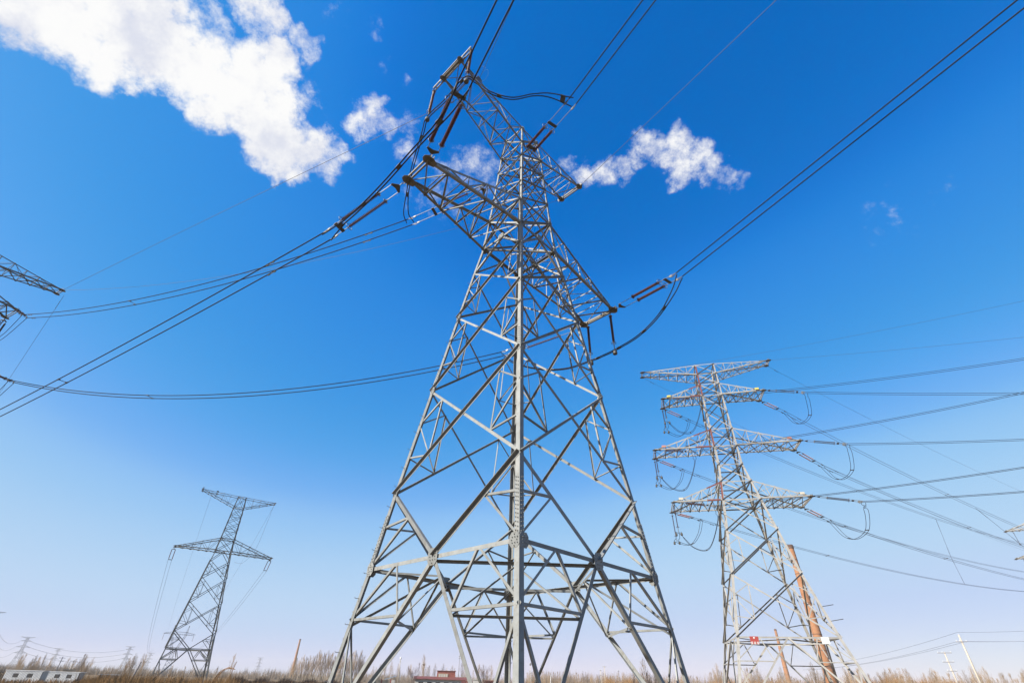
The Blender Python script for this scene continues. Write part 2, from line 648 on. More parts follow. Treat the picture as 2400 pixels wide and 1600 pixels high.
        groups = MB() if self.detail < 2 else None
        for (k, sy), (a, b) in ch.items():
            mb = groups or MB()
            e = b - (b - a).normalized() * 0.03 if k == 't' else b
            if k == 'b':
                mb.angle(a, e, cw, -Y * sy, Z if zt > zb else -Z)
            else:
                mb.angle(a, e, cw * 0.85, -Y * sy, -Z if zt > zb else Z)
            if not groups:
                mb.build('chord', self.m, col)
        if groups:
            groups.build('chord', self.m, col)

        def at(k, sy, f):
            a, b = ch[k, sy]
            return lerp(a, b, f)
        fr = [i / npan for i in range(npan + 1)]
        wm = MB()

        def br(p, q, w, u, v):
            if (q - p).length > 0.12:
                wm.angle(p, q, w, u, v)
        dn = V((0, 0, -0.02))
        for i in range(npan):
            f0, f1 = fr[i], fr[i + 1]
            last = i == npan - 1
            # bottom plane: cross struts and bracing
            for (k, s) in (('b', 1.0), ('t', 0.75)):
                o = dn if k == 'b' else -dn
                if i > 0:
                    br(at(k, -1, f0) + o, at(k, 1, f0) + o, web * (1.15 if k == 'b' else .8), X, o.normalized())
                if k == 'b' or not last:
                    a, b = at(k, -1, f0), at(k, 1, f1)
                    c, d = at(k, 1, f0), at(k, -1, f1)
                    if k == 'b' and (last or i == 0 or self.detail < 2):
                        br(a + o * 1.5, b + o * 1.5, web * s, (b - a).cross(Z).normalized(), o.normalized())
                        br(c + o * 2.2, d + o * 2.2, web * s, (d - c).cross(Z).normalized(), o.normalized())
                    elif i % 2 == 0:
                        br(a + o * 1.5, b + o * 1.5, web * s, (b - a).cross(Z).normalized(), o.normalized())
                    else:
                        br(c + o * 1.5, d + o * 1.5, web * s, (d - c).cross(Z).normalized(), o.normalized())
            # sides: posts and diagonals
            for sy in (-1, 1):
                n = Y * sy
                if i > 0:
                    br(at('b', sy, f0), at('t', sy, f0), web * .85, X, -n)
                if not last:
                    p, q = (at('b', sy, f0), at('t', sy, f1)) if i % 2 else (at('t', sy, f0), at('b', sy, f1))
                    br(p + n * -0.015, q + n * -0.015, web * .85, (q - p).cross(n).normalized(), -n)
        wm.build('lattice_web', self.m, col)
        eb = MB()
        for o in (-0.09, 0.09):
            eb.bar(V((sx * (tip + o), -thw, ztip + .02)), V((sx * (tip + o), thw, ztip + .02)), 0.07, 0.13)
        eb.build('end_beam', tip_mat or (M['steel_dark'] if self.detail >= 2 else self.m), col)
        if plates:
            for sy in (-1, 1):
                t = V((sx * tip, sy * thw, ztip))
                mb = MB()
                s = ps
                mb.plate(t + V((0, 0, -0.03)), X, Y, [(-s * 1.5, -.45 * s), (-s * .6, -s * .8), (s * .5, -s * .8), (s, -s * .3), (s, s * .3), (s * .5, s * .8), (-s * .6, s * .8), (-s * 1.5, .45 * s)], 0.016)
                for ox in (-.14, .0):
                    mb.plate(t + V((sx * ox, sy * 0.05, 0.0)), Y, Z, [(-.25, -.12), (.22, -.12), (.3, 0), (.22, .14), (-.25, .14)], 0.014)
                # bolted splice beside the tip on the top chord
                a, b = ch['t', sy]
                q = lerp(b, a, 0.45 / (b - a).length * 1.0)
                r_ = lerp(b, a, 1.25 / (b - a).length)
                mb.angle(q + Z * .02 + Y * sy * .02, r_ + Z * .02 + Y * sy * .02, cw, -Y * sy, -Z if zt > zb else Z, 0.016)
                for j in range(6):
                    for dy in (.3, .7):
                        mb.lathe(lerp(q, r_, (j + .5) / 6) + Z * .02 - Y * sy * (cw * dy - .02), Z, [(0, .018), (.015, .018), (.015, .011), (.05, .011)], 6)
                mb.build('tip_plate', M['steel_dark'] if not tip_mat else tip_mat, col)
        return col, ch


# ---- the near tower: main levels
ZL = [0.0, 6.166, 9.062, 14.10, 18.715, 22.04, 24.08, 26.654, 28.6, 30.15, 31.75, 33.565, 35.94]
WL = [4.80, 3.955, 3.605, 2.936, 2.330, 1.885, 1.595, 1.415, 1.313, 1.228, 1.148, 1.06, 0.852]


def strain_tower(root, detail, material, ax=1.0):
    """single circuit angle tower: flat top arm, wide lower arm"""
    t = Tower(root, list(zip(ZL, WL)), material, [(0, .20), (9.062, .19), (14.1, .18), (18.7, .165), (24.08, .15), (26.65, .13), (31.7, .115)], 1.0, detail)
    t.legs(ZL, [(6.35, 8.2), (14.25, 15.3), (24.2, 24.9), (26.8, 27.3)] if detail >= 2 else (), {(-1, 1): 21.5, (1, 1): 12.0} if detail >= 2 else None)
    t.panel(0.15, ZL[1], 'A', .14, .08)
    t.panel(ZL[1], ZL[2], 'V', .14, .08)
    t.panel(ZL[2], ZL[3], 'X', .115, .065)
    t.panel(ZL[3], ZL[4], 'X', .105, .06)
    t.panel(ZL[4], ZL[5], 'X', .105, .055)
    t.panel(ZL[5], ZL[6], 'A', .11, 0)
    t.panel(ZL[6], ZL[7], 'x', .10)
    for i in range(7, 11):
        t.panel(ZL[i], ZL[i + 1], 'x', .075)
    t.panel(ZL[11], ZL[12], 'x', .075)
    for i, w in ((1, .13), (6, .14), (7, .12), (8, .075), (10, .075), (11, .09), (12, .09)):
        for fi in range(4):
            t.strut(fi, ZL[i], w)
    t.diaphragm(ZL[1], .10, False, True)
    t.hips(ZL[1], .715, .075)
    t.diaphragm(ZL[6], .09)
    t.diaphragm(ZL[7], .075)
    t.diaphragm(ZL[11], .065)
    t.diaphragm(ZL[12], .06)
    if detail >= 2:
        for fi, (n, l, r) in enumerate(FACES):
            t.gusset((t.c(l, ZL[1]) + t.c(r, ZL[1])) / 2, n, .5)
            t.gusset((t.c(l, ZL[6]) + t.c(r, ZL[6])) / 2, n, .42)
            u = (-n).cross(Z)
            for z, s in ((ZL[1], .40), (ZL[3], .3), (ZL[4], .28), (ZL[6], .34), (ZL[7], .3), (ZL[11], .24), (ZL[12], .22)):
                t.gusset(t.c(l, z) + u * s * .42, n, s)
                t.gusset(t.c(r, z) - u * s * .42, n, s)
    t.arm(-1, ZL[6], ZL[7], 7.718 * ax, .862, 24.0, .155, 5, .07)
    t.arm(1, ZL[6], ZL[7], 8.329 * ax, 1.254, 23.9, .15, 5, .07)
    col, _ = t.arm(-1, ZL[11], ZL[12], 7.046 * ax, .891, 36.2, .095, 5, .05, ps=.2)
    t.arm(1, ZL[11], ZL[12], 6.029 * ax, .925, 35.79, .095, 4, .048, ps=.24)
    # jumper support beam across the end of the upper arm
    jb = MB()
    for o in (-.09, .09):
        jb.bar((-6.94 * ax + o, -1.95, 36.27), (-6.94 * ax + o, 1.95, 36.27), .07, .15)
    for y in (-1.8, -.9, 0, .9, 1.8):
        jb.box((-6.94 * ax, y, 36.36), .26, .1, .012)
    jb.build('jumper_beam', material, col)
    pk = MB()
    for sy in (-1, 1):
        pk.plate(V((-5.30, sy * .95, 36.1)), V((1, 0, 0)), Z, [(-.25, -.12), (.2, -.12), (.25, .05), (.05, .24), (-.15, .24), (-.25, .05)], .014)
    pk.build('earth_wire_bracket', M['steel_dark'], col)
    t.finish_faces()
    return t


C0 = V((0, 20, 0))
THM = R(46.626)
AX = V((math.cos(THM), math.sin(THM), 0))
BX = V((-math.sin(THM), math.cos(THM), 0))


def mw(a, b, z):
    return C0 + AX * a + BX * b + Z * z


main = empty('transmission_tower', C0, THM)
tag(main, 'large grey galvanised lattice tower in the foreground with one leg facing the camera', 'pylon')
strain_tower(main, 2, M['steel'])

# concrete footings under the near tower
for s_ in CORNERS:
    mb = MB()
    mb.lathe(V((s_[0] * 4.8, s_[1] * 4.8, -.3)), Z, [(0, .55), (.4, .55), (.45, .5)], 12)
    mb.build('footing', M['cream_paint'], main)

back = empty('transmission_tower', azd(-29.95) * 150.0, R(90 - 58.0))
tag(back, 'smaller grey lattice tower with two crossarms rising behind the brown reeds at left', 'pylon')
strain_tower(back, 1, M['steel_far'], 1.19)
back.scale = (1.18, 1.18, 1.17)

# ---- double circuit towers
RA = R(90 - 102.915)
RC = V((25.9, 55.11, 0))
RXA = V((math.cos(RA), math.sin(RA), 0))
RXB = V((-math.sin(RA), math.cos(RA), 0))


def rw(a, b, z):
    return RC + RXA * a + RXB * b + Z * z


def double_tower(root, material, detail=1):
    zl = [0, 6.67, 12.2, 16.6, 20.0, 22.2, 24.35, 26.7, 29.0, 31.3, 33.8, 35.5, 37.1, 38.6]
    wl = [6.1, 4.42, 3.31, 2.60, 2.06, 1.70, 1.38, 1.36, 1.33, 1.30, 1.27, 1.26, 1.25, 1.24]
    t = Tower(root, list(zip(zl, wl)), material, [(0, .24), (20, .21), (26.7, .18), (33.8, .15)], .9, 1)
    t.lean = .55
    t.legs(zl)
    t.panel(0.15, zl[1], 'A', .15, .085)
    for i, red in ((1, .08), (2, .075), (3, 0), (4, 0), (5, 0)):
        t.panel(zl[i], zl[i + 1], 'X' if red else 'x', .13, red)
    for i in range(6, 13):
        t.panel(zl[i], zl[i + 1], 'x', .10)
    for i, w in ((1, .14), (4, .13), (5, .11), (6, .11), (7, .12), (8, .09), (10, .11), (11, .09), (12, .09), (13, .1)):
        for fi in range(4):
            t.strut(fi, zl[i], w)
    t.diaphragm(zl[1], .1, False, True)
    t.diaphragm(zl[4], .09)
    t.diaphragm(zl[7], .09)
    t.diaphragm(zl[10], .08)
    t.finish_faces()
    paint = {20.0: 'cream_paint', 26.69: 'pink_paint', 33.78: 'yellow_paint'}
    for (zb, dzt, tip, thw, zt) in ((20.0, 2.2, 7.29, 2.05, 20.0), (26.7, 2.3, 8.35, 1.46, 26.69), (33.8, 1.7, 6.25, 1.41, 33.78)):
        for sx in (-1, 1):
            col, ch = t.arm(sx, zb, zb + dzt, tip, thw, zt, .15, 5, .075)
            mb = MB()
            a, b = ch['t', -1]
            p = lerp(b, a, .16)
            mb.plate(p + V((0, -.12, 0)), V((1, 0, 0)), Z, [(-.24, -.13), (.24, -.13), (.24, .13), (-.24, .13)], .012)
            mb.build('phase_plate', M[paint[zt]], col)
            if sx < 0:
                mb = MB()
                a, b = ch['t', -1]
                mb.angle(a + V((0, -.02, .02)), lerp(a, b, .3) + V((0, -.02, .02)), .15, V((0, 1, 0)), -Z)
                a, b = ch['b', -1]
                mb.angle(lerp(a, b, .03) + V((0, -.02, -.02)), lerp(a, b, .3) + V((0, -.02, -.02)), .16, V((0, 1, 0)), Z)
                mb.build('red_painted_section', M['red_paint'], col)
    for sx in (-1, 1):
        t.arm(sx, 37.1, 38.6, 8.28, .68, 38.6, .12, 6, .06)
    mb = MB()
    for z0, z1 in ((20.1, 22.2), (26.8, 29.1), (33.9, 38.4)):
        mb = MB()
        p, q = t.c((-1, -1), z0) + V((-.008, -.008, 0)), t.c((-1, -1), z1) + V((-.008, -.008, 0))
        mb.angle(p, q, .17, V((1, 0, 0)), V((0, 1, 0)), .012)
        mb.build('red_painted_section', M['red_paint'], root)
    return t


rt = empty('transmission_tower', RC, RA)
tag(rt, 'tall pale lattice tower at right with four crossarm levels and red painted patches', 'pylon')
double_tower(rt, M['steel_old'])

LC = V((-57.7244, 33.9817, 0))
LXA = azd(28)
LXB = V((-LXA.y, LXA.x, 0))


def lw_(a, b, z):
    return LC + LXA * a + LXB * b + Z * z


def recolour(root, m):
    for o in list(root.children_recursive):
        if o.name.startswith(('phase_plate', 'red_painted')):
            bpy.data.objects.remove(o)
            continue
        if o.type == 'MESH' and o.data.materials[0] == M['steel_old']:
            o.material_slots[0].link = 'OBJECT'
            o.material_slots[0].material = m


lt = copy_tree(rt)
lt.location = LC
lt.rotation_euler = (0, 0, R(90 - 28))
tag(lt, 'dark lattice tower cut off by the left edge with only its crossarm ends showing', 'pylon')
recolour(lt, M['steel_far'])

# far towers of the same kind, fading along the horizon
far_spec = [(-41.1, 985, .95, 20, 'far lattice tower with three arm pairs above the left striped shed'),
            (-34.25, 1120, .93, 25, 'faint lattice tower on the horizon beyond the white flat roof'),
            (-32.62, 1500, .96, 20, 'smallest faint lattice tower just left of the two-arm tower'),
            (-38.9, 1450, .95, 25, 'faint lattice tower on the horizon above the gap between striped sheds'),
            (-23.9, 1500, .95, 30, 'faint lattice tower on the horizon right of the two-arm tower')]
for az, d, s, tw, lab in far_spec:
    o = copy_tree(rt)
    o.location = azd(az) * d
    o.rotation_euler = (0, 0, R(-az + tw))
    o.scale = (s, s, s)
    tag(o, lab, 'pylon', 'faint towers along the horizon')
    recolour(o, M['steel_distant'])

# ------------------------------------------------------------------ insulators, conductors, jumpers


def shed_profile(s0, s1, pitch, rc, ra, rb):
    prof = [(s0, rc)]
    s = s0 + pitch * .5
    i = 0
    while s < s1 - pitch * .4:
        r = ra if i % 2 == 0 else rb
        prof += [(s - .012, rc), (s - .004, r), (s + .004, r * .97), (s + .02, rc)]
        s += pitch
        i += 1
    prof.append((s1, rc))
    return prof


def side_of(d):
    return d.cross(Z).normalized()


def tension_set(T, E, hg, label, group, rub, near=True, rod_r=.108, rods=2, frac=(.33, .77)):
    """double tension insulator set from the arm tip T to the conductor clamps at E"""
    T, E = V(T), V(E)
    d = (E - T).normalized()
    L = (E - T).length
    side = side_of(d)
    nrm = side.cross(d).normalized()
    root = empty('insulator_set', T)
    tag(root, label, 'insulator', group)
    n = 10 if near else 6

    def at(s, y=0.0, h=0.0):
        return d * (s * L) + side * y + nrm * h

    def fin(mb, name, m, par=root, smooth=False):
        return mb.build(name, m, par, smooth)
    mb = MB()
    if near:
        for i in range(3):
            c = at(.015 + i * .022)
            mb.torus(c, side if i % 2 else nrm, .05, .014, 10, 5)
        mb.tube([at(.06), at(.10)], .022, 6)
    else:
        mb.tube([at(0), at(.10)], .03, 5)
    fin(mb, 'link', M['fitting'])
    mb = MB()
    mb.plate(at(.125), d, side, [(-.16, -.05), (-.16, .05), (.10, hg + .06), (.17, hg + .03), (.17, hg - .05), (.12, 0), (.17, -hg + .05), (.17, -hg - .03), (.10, -hg - .06)], .03)
    fin(mb, 'yoke_plate', M['fitting_dark'])
    f0, f1 = frac
    pitch = .092 if near else .12
    for y in (-hg, hg):
        mb = MB()
        mb.lathe(at(f0, y), d, shed_profile(0, (f1 - f0) * L, pitch, rod_r * .38, rod_r, rod_r * .86), n)
        rod = fin(mb, 'insulator_rod', M[rub])
        mb = MB()
        mb.tube([at(.155, y), at(f0, y)], .02 if near else .022, 5)
        mb.lathe(at(f0 - .012, y), d, [(0, .03), (.02, .05), (.07, .05), (.08, .03)], 8)
        fin(mb, 'end_fitting', M['fitting'], rod)
        mb = MB()
        mb.tube([at(f1, y), at(f1 + .06, y)], .022, 5)
        fin(mb, 'end_fitting', M['fitting'], rod)
        mb = MB()
        mb.torus(at(f0 + .008, y), d, .135 if near else .09, .022 if near else .02, 14 if near else 8, 5)
        fin(mb, 'grading_ring', M['ring'], rod, True)
        mb = MB()
        mb.torus(at(f1 - .006, y), d, .20 if near else .13, .02 if near else .02, 16 if near else 8, 5)
        mb.tube([at(f1 - .006, y) - nrm * .19, at(f1 - .006, y) + nrm * .19], .012, 4)
        fin(mb, 'grading_ring', M['ring'], rod, True)
    mb = MB()
    mb.plate(at(f1 + .07), d, side, [(-.1, -hg - .06), (.1, -hg - .06), (.1, hg + .06), (-.1, hg + .06)], .035)
    fin(mb, 'yoke_plate', M['fitting_dark'])
    for y in (-hg, hg):
        mb = MB()
        mb.tube([at(f1 + .07, y), at(.93, y)], .02 if near else .022, 5)
        mb.plate(at(.925, y), d, nrm, [(-.09, -.08), (.08, -.11), (.11, 0), (.08, .05), (-.09, .04)], .05)
        mb.tube([at(.945, y), at(1.0, y)], .03 if near else .04, 6)
        mb.tube([at(.985, y), at(.985, y) - nrm * .07 - d * .06, at(.97, y) - nrm * .16 - d * .16], .024, 6)
        fin(mb, 'clamp', M['fitting'])
    return at, root, d, side


def parab(E, q, c, tend, tstart=0.0, n=60):
    """points of a cable leaving E, passing q, curvature c, out to horizontal distance tend"""
    E, q = V(E), V(q)
    h = V((q.x - E.x, q.y - E.y, 0))
    tq = h.length
    h.normalize()
    a = (q.z - E.z - c * tq * tq) / tq
    pts = []
    for i in range(n + 1):
        t = tstart + (tend - tstart) * (i / n) ** 1.35
        pts.append(E + h * t + Z * (a * t + c * t * t))
    return pts


def span(P0, P1, sag, n=64):
    P0, P1 = V(P0), V(P1)
    return [lerp(P0, P1, t / n) - Z * (4 * sag * (t / n) * (1 - t / n)) for t in range(n + 1)]


def shift(pts, s):
    return [p + s for p in pts]


def damper(mb, p, d, r):
    """vibration damper: two weights on a short messenger under the cable"""
    a = p - Z * .10
    mb.tube([p + Z * .03, a], .018, 5)
    mb.tube([a - d * .24, a + d * .24], .010, 4)
    for s in (-1, 1):
        mb.tube([a + d * (s * .17), a + d * (s * .31)], .036, 6)


def along(pts, dist):
    acc = 0
    for a, b in zip(pts, pts[1:]):
        l = (b - a).length
        if acc + l >= dist:
            return lerp(a, b, (dist - acc) / l), (b - a).normalized()
        acc += l
    return pts[-1], (pts[-1] - pts[-2]).normalized()


def bundle(pts, hg, r, label, group, dampers=(), spacers=(), material='cable', sides=6, hg2=None):
    """two subconductors held by spacers"""
    root = empty('conductor_bundle', pts[0])
    tag(root, label, 'power line', group)
    o0 = pts[0]
    h = (pts[-1] - pts[0])
    h.z = 0
    side = h.normalized().cross(Z)
    for y in (-1, 1):
        mb = MB()
        cp = [p - o0 + side * (y * hg) for p in pts]
        mb.tube(cp, r, sides)
        mb.build('cable', M[material], root, True)
        for k, ds in enumerate(dampers):
            p, d = along(cp, ds + (.5 if y > 0 else 0))
            mb = MB()
            damper(mb, p, d, r)
            mb.build('vibration_damper', M['fitting_dark'], root)
    for ds in spacers:
        p, d = along([q - o0 for q in pts], ds)
        mb = MB()
        mb.tube([p - side * hg, p + side * hg], .02, 5)
        for y in (-1, 1):
            mb.tube([p + side * (y * hg) - d * .14, p + side * (y * hg) + d * .14], .05, 6)
            mb.tube([p + side * (y * hg * .55) - d * .02, p + side * (y * hg)], .045, 6)
        mb.build('spacer', M['fitting_dark'], root)
    return root


def wire(pts, r, label, group, material='earthwire', dampers=(), name='earth_wire'):
    root = empty(name, pts[0])
    tag(root, label, 'wire', group)
    o0 = pts[0]
    mb = MB()
    mb.tube([p - o0 for p in pts], r, 5)
    mb.build('cable', M[material], root, True)
    for ds in dampers:
        p, d = along([p - o0 for p in pts], ds)
        mb = MB()
        damper(mb, p, d, r)
        mb.build('vibration_damper', M['fitting_dark'], root)
    return root


def spline(ctrl, n=14):
    """Catmull-Rom through control points"""
    c = [V(p) for p in ctrl]
    c = [c[0] * 2 - c[1]] + c + [c[-1] * 2 - c[-2]]
    out = []
    for i in range(1, len(c) - 2):
        p0, p1, p2, p3 = c[i - 1:i + 3]
        for k in range(n):
            t = k / n
            out.append(.5 * ((2 * p1) + (p2 - p0) * t + (2 * p0 - 5 * p1 + 4 * p2 - p3) * t * t + (3 * p1 - p0 - 3 * p2 + p3) * t ** 3))
    out.append(c[-2])
    return out


def jumper(ctrl, hg0, hg, r, label, group, spacers=(), material='cable'):
    """pair of slack cables joining the two sides of a tower; the gap narrows from hg0 at the clamps to hg"""
    pts = spline(ctrl)
    m = len(pts)
    root = empty('jumper_loop', pts[0])
    tag(root, label, 'jumper cable', group)
    o0 = pts[0]
    tot = sum((b - a).length for a, b in zip(pts, pts[1:]))
    rows = {-1: [], 1: []}
    acc = 0
    prev = None
    for i, p in enumerate(pts):
        d = (pts[min(i + 1, m - 1)] - pts[max(i - 1, 0)])
        d.z *= .2
        s = d.normalized().cross(Z).normalized()
        if prev is not None and s.dot(prev) < 0:
            s = -s
        prev = s
        if i:
            acc += (p - pts[i - 1]).length
        e = min(acc, tot - acc) / 2.2
        g = hg0 + (hg - hg0) * min(1, max(0, e)) ** .8
        for y in (-1, 1):
            rows[y].append(p - o0 + s * (y * g))
    for y in (-1, 1):
        mb = MB()
        mb.tube(rows[y], r, 7)
        mb.build('cable', M[material], root, True)
    for f in spacers:
        i = min(m - 2, int(f * m))
        a, b = rows[-1][i], rows[1][i]
        d = (rows[1][i + 1] - rows[1][i]).normalized()
        mb = MB()
        c = (a + b) / 2
        w = (b - a).normalized()
        g = (b - a).length / 2 + .035
        sl = .15 if hg < .12 else .05
        mb.plate(c, d, w, [(-sl, -g), (sl, -g), (sl, g), (-sl, g)], .05)
        mb.build('spacer', M['fitting_dark'], root)
    return root


def hanging(T, length, label, group, rub, near=True, weights=1, wdir=None, hg=.09):
    """insulator hanging straight down with a bell weight that keeps the jumper down"""
    root = empty('hanging_insulator', T)
    tag(root, label, 'insulator', group)
    dn = V((0, 0, -1))
    n = 10 if near else 6
    mb = MB()
    rl = length * .74
    mb.lathe(V((0, 0, -.28)), dn, shed_profile(0, rl, .092 if near else .12, .035, .10 if near else .08, .085), n)
    rod = mb.build('insulator_rod', M[rub], root)
    mb = MB()
    mb.tube([(0, 0, .05), (0, 0, -.3)], .03, 6)
    mb.build('end_fitting', M['fitting'], rod)
    mb = MB()
    mb.tube([(0, 0, -.28 - rl), (0, 0, -length)], .028, 6)
    mb.build('end_fitting', M['fitting'], rod)
    mb = MB()
    mb.torus((0, 0, -.33), dn, .12, .02, 12, 5)
    mb.build('grading_ring', M['ring'], rod, True)
    mb = MB()
    mb.torus((0, 0, -.26 - rl), dn, .16, .017, 14, 5)
    mb.tube([(-.16, 0, -.26 - rl), (.16, 0, -.26 - rl)], .01, 4)
    mb.build('grading_ring', M['ring'], rod, True)
    for k in range(weights):
        off = V((0, 0, 0))
        if weights > 1 and wdir is not None:
            off = wdir * ((k - .5) * 2 * hg)
        mb = MB()
        mb.tube([off + V((0, 0, -length + .1)), off + V((0, 0, -length - .05))], .03, 5)
        R0 = .15 if near else .12
        mb.lathe(off + V((0, 0, -length - .02)), dn, [(0, .05), (.03, R0 * .85), (.08, R0), (.27, R0 * 1.02), (.30, R0 * .9), (.31, .05)], 14 if near else 8)
        mb.build('weight', M['weight'], root)
    return root


# ---- near tower: six tension sets
HG = .27
SETS = {}
G1 = 'double tension insulators on the foreground tower'
for key, T, E, lab, fr in (
        ('LRin', (6.63, 25.20, 23.90), (9.76, 20.75, 23.09), 'pair of red brown insulators reaching right from the lower right arm tip', (.36, .77)),
        ('LLin', (-4.67, 13.80, 24.00), (-2.49, 9.71, 23.20), 'pair of thick red brown insulators rising above the lower left arm tip', (.25, .80)),
        ('MIDin', (.35, 18.20, 31.62), (2.97, 14.17, 30.67), 'pair of dark red insulators slanting up right from the tower neck', (.10, .52)),
        ('LLout', (-5.93, 14.98, 24.00), (-10.64, 17.62, 22.50), 'pair of spiny insulators slanting down left of the lower left arm', (.30, .77)),
        ('MIDout', (-1.80, 19.98, 30.50), (-7.79, 22.07, 29.10), 'pair of insulators seen through the lattice of the lower left arm', (.30, .64)),
        ('LRout', (4.81, 26.91, 23.90), (-1.13, 29.66, 23.09), 'pair of insulators behind the tower body at lower arm height', (.30, .70))):
    SETS[key] = (V(T), V(E))
    tension_set(T, E, HG, lab, G1, 'rubber', True, frac=fr)

G2 = 'conductor bundles of the foreground tower'
RC_ = .034
bundle(parab(SETS['LRin'][1], (18.77, 6.87, 23.97), .0001, 200), HG, RC_, 'twin black conductors running to the upper right corner', G2)
bundle(parab(SETS['LLin'][1], (-.71, 6.72, 23.40), .0001, 200), HG, RC_, 'twin black conductors leaving the top edge above the upper left arm', G2)
bundle(parab(SETS['MIDin'][1], (6.30, 9.05, 30.74), .0001, 200), HG, RC_, 'twin black conductors leaving the top edge right of the tower', G2)
bundle(span(SETS['LRout'][1], (-48.28, 38.66, 24.97), 2.65), HG, RC_, 'lowest twin conductors sagging from behind the tower to the left edge', G2, (4.2,), (31, ))
bundle(span(SETS['LLout'][1], (-48.6, 37.6, 18.7), .5), HG, RC_, 'twin conductors crossing steeply down to the lower left edge', G2, (4.0,), (25.5,))
bundle(span(SETS['MIDout'][1], (-49.76, 36.94, 31.51), 1.9), HG, RC_, 'twin conductors curving left to the cut off tower middle arm', G2, (3.2, 43), (27.5,))

G3 = 'earth wires of the foreground tower'
wire(parab(mw(-5.303, -.95, 36.2), (-1.35, 12.44, 36.5), .0001, 200), .018, 'thin earth wire from the upper left arm to the top edge', G3, dampers=())
wire(parab(mw(6.03, -.925, 35.8), (13.84, 9.85, 33.4), .0003, 200), .018, 'thin earth wire from the upper right arm tip crossing the small cloud', G3)
wire(span(mw(-5.303, .95, 36.2), (-53.24, 40.97, 38.6), -.2), .018, 'thin earth wire crossing below the big cloud to the left tower', G3)
wire(span(mw(6.03, .925, 35.79), (-53.24, 40.97, 38.6), 2.5), .014, 'faintest thin earth wire from behind the tower to the left tower tip', G3)
wire(parab((-53.8, 41.9, 38.6), (-71.8, 57.0, 35.7), .0004, 260), .016, 'thin earth wire dropping from the left tower arm tip toward lower left', G3, dampers=(1.6, 2.6))

G4 = 'hanging jumper insulators of the foreground tower'
HT = {'ULn': mw(-6.94, -1.91, 36.2), 'ULf': mw(-6.94, 1.91, 36.2), 'LRn': mw(8.33, -.95, 23.85), 'LRf': mw(8.33, .95, 23.85)}
hanging(HT['ULn'], 4.15, 'brown hanging insulator at the upper end of the top arm beam', G4, 'rubber')
hanging(HT['ULf'], 3.75, 'brown hanging insulator at the lower end of the top arm beam', G4, 'rubber')
hanging(HT['LRn'], 3.2, 'dark hanging insulator with bell weight under the outermost lower right arm tip', G4, 'rubber_dark')
hanging(HT['LRf'], 3.2, 'dark hanging insulator partly hidden behind the right tower leg', G4, 'rubber_dark')

G5 = 'jumper loops of the foreground tower'


def lowpt(T, l):
    return V(T) - Z * l


e = SETS['LLin'][1]
g = SETS['LLout'][1]
jumper([e - Z * .12, (-3.3, 10.7, 22.6), (-4.9, 12.1, 22.0), (-6.6, 13.75, 21.75), (-8.2, 15.3, 21.85), (-9.6, 16.6, 22.1), g - Z * .1], HG, .065, RC_, 'black jumper pair passing diagonally beneath the lower left arm tips', G5, (.2, .4, .62, .8))
e = SETS['MIDin'][1]
g = SETS['MIDout'][1]
a1, a2 = lowpt(HT['ULn'], 4.1), lowpt(HT['ULf'], 3.72)
jumper([e - Z * .1, (1.67, 14.06, 31.12), (.66, 13.98, 31.0), (-.61, 13.87, 30.33), (-1.88, 13.77, 30.78), (-2.81, 13.69, 31.85), a1 + V((-.1, 0, .12)), lerp(a1, a2, .5) - Z * .02, a2, a2 + V((-.35, .7, -.6)), (-7.4, 19.0, 30.2), (-7.9, 21.0, 29.0), g - Z * .1], HG, .065, RC_, 'black jumper pair looping around the end of the upper left arm', G5, (.04, .30, .52, .76, .87))
e = SETS['LRin'][1]
g = SETS['LRout'][1]
b1, b2 = lowpt(HT['LRn'], 3.2), lowpt(HT['LRf'], 3.2)
jumper([e - Z * .12, (9.35, 21.3, 22.1), (8.6, 22.5, 21.2), (7.6, 23.9, 20.7), b1, lerp(b1, b2, .5) - Z * .03, b2, (3.4, 27.7, 20.6), (1.6, 28.6, 21.1), (-.1, 29.3, 22.0), g - Z * .12], HG, .065, RC_, 'black jumper pair curving under the lower right arm', G5, (.17, .27, .38, .55, .75))

# thin looping bonding wires at the earth wire tips
G6 = 'earth wire bonding loops'
for p, s, lab in ((mw(-5.3, -.95, 36.25), 1, 'thin bonding wire arched beside the top arm earth wire clamp'), (mw(6.03, -.925, 35.8), 1, 'thin bonding wire looping around the upper right arm tip'), (mw(6.03, .925, 35.8), -1, 'tangle of thin wire hanging at the farther upper right arm tip')):
    mb = MB()
    o = empty('bonding_wire', p)
    mb.tube(spline([(0, 0, 0), (.25 * s, -.3, .28), (.55 * s, -.5, .1), (.6 * s, -.4, -.3), (.4 * s, -.2, -.62), (.1 * s, 0, -.5)], 8), .008, 4)
    mb.tube(spline([(0, 0, .05), (-.2 * s, -.2, .5), (.1 * s, -.5, .62), (.45 * s, -.6, .1)], 8), .007, 4)
    mb.build('strand', M['fitting'], o)
    tag(o, lab, 'wire', G6)

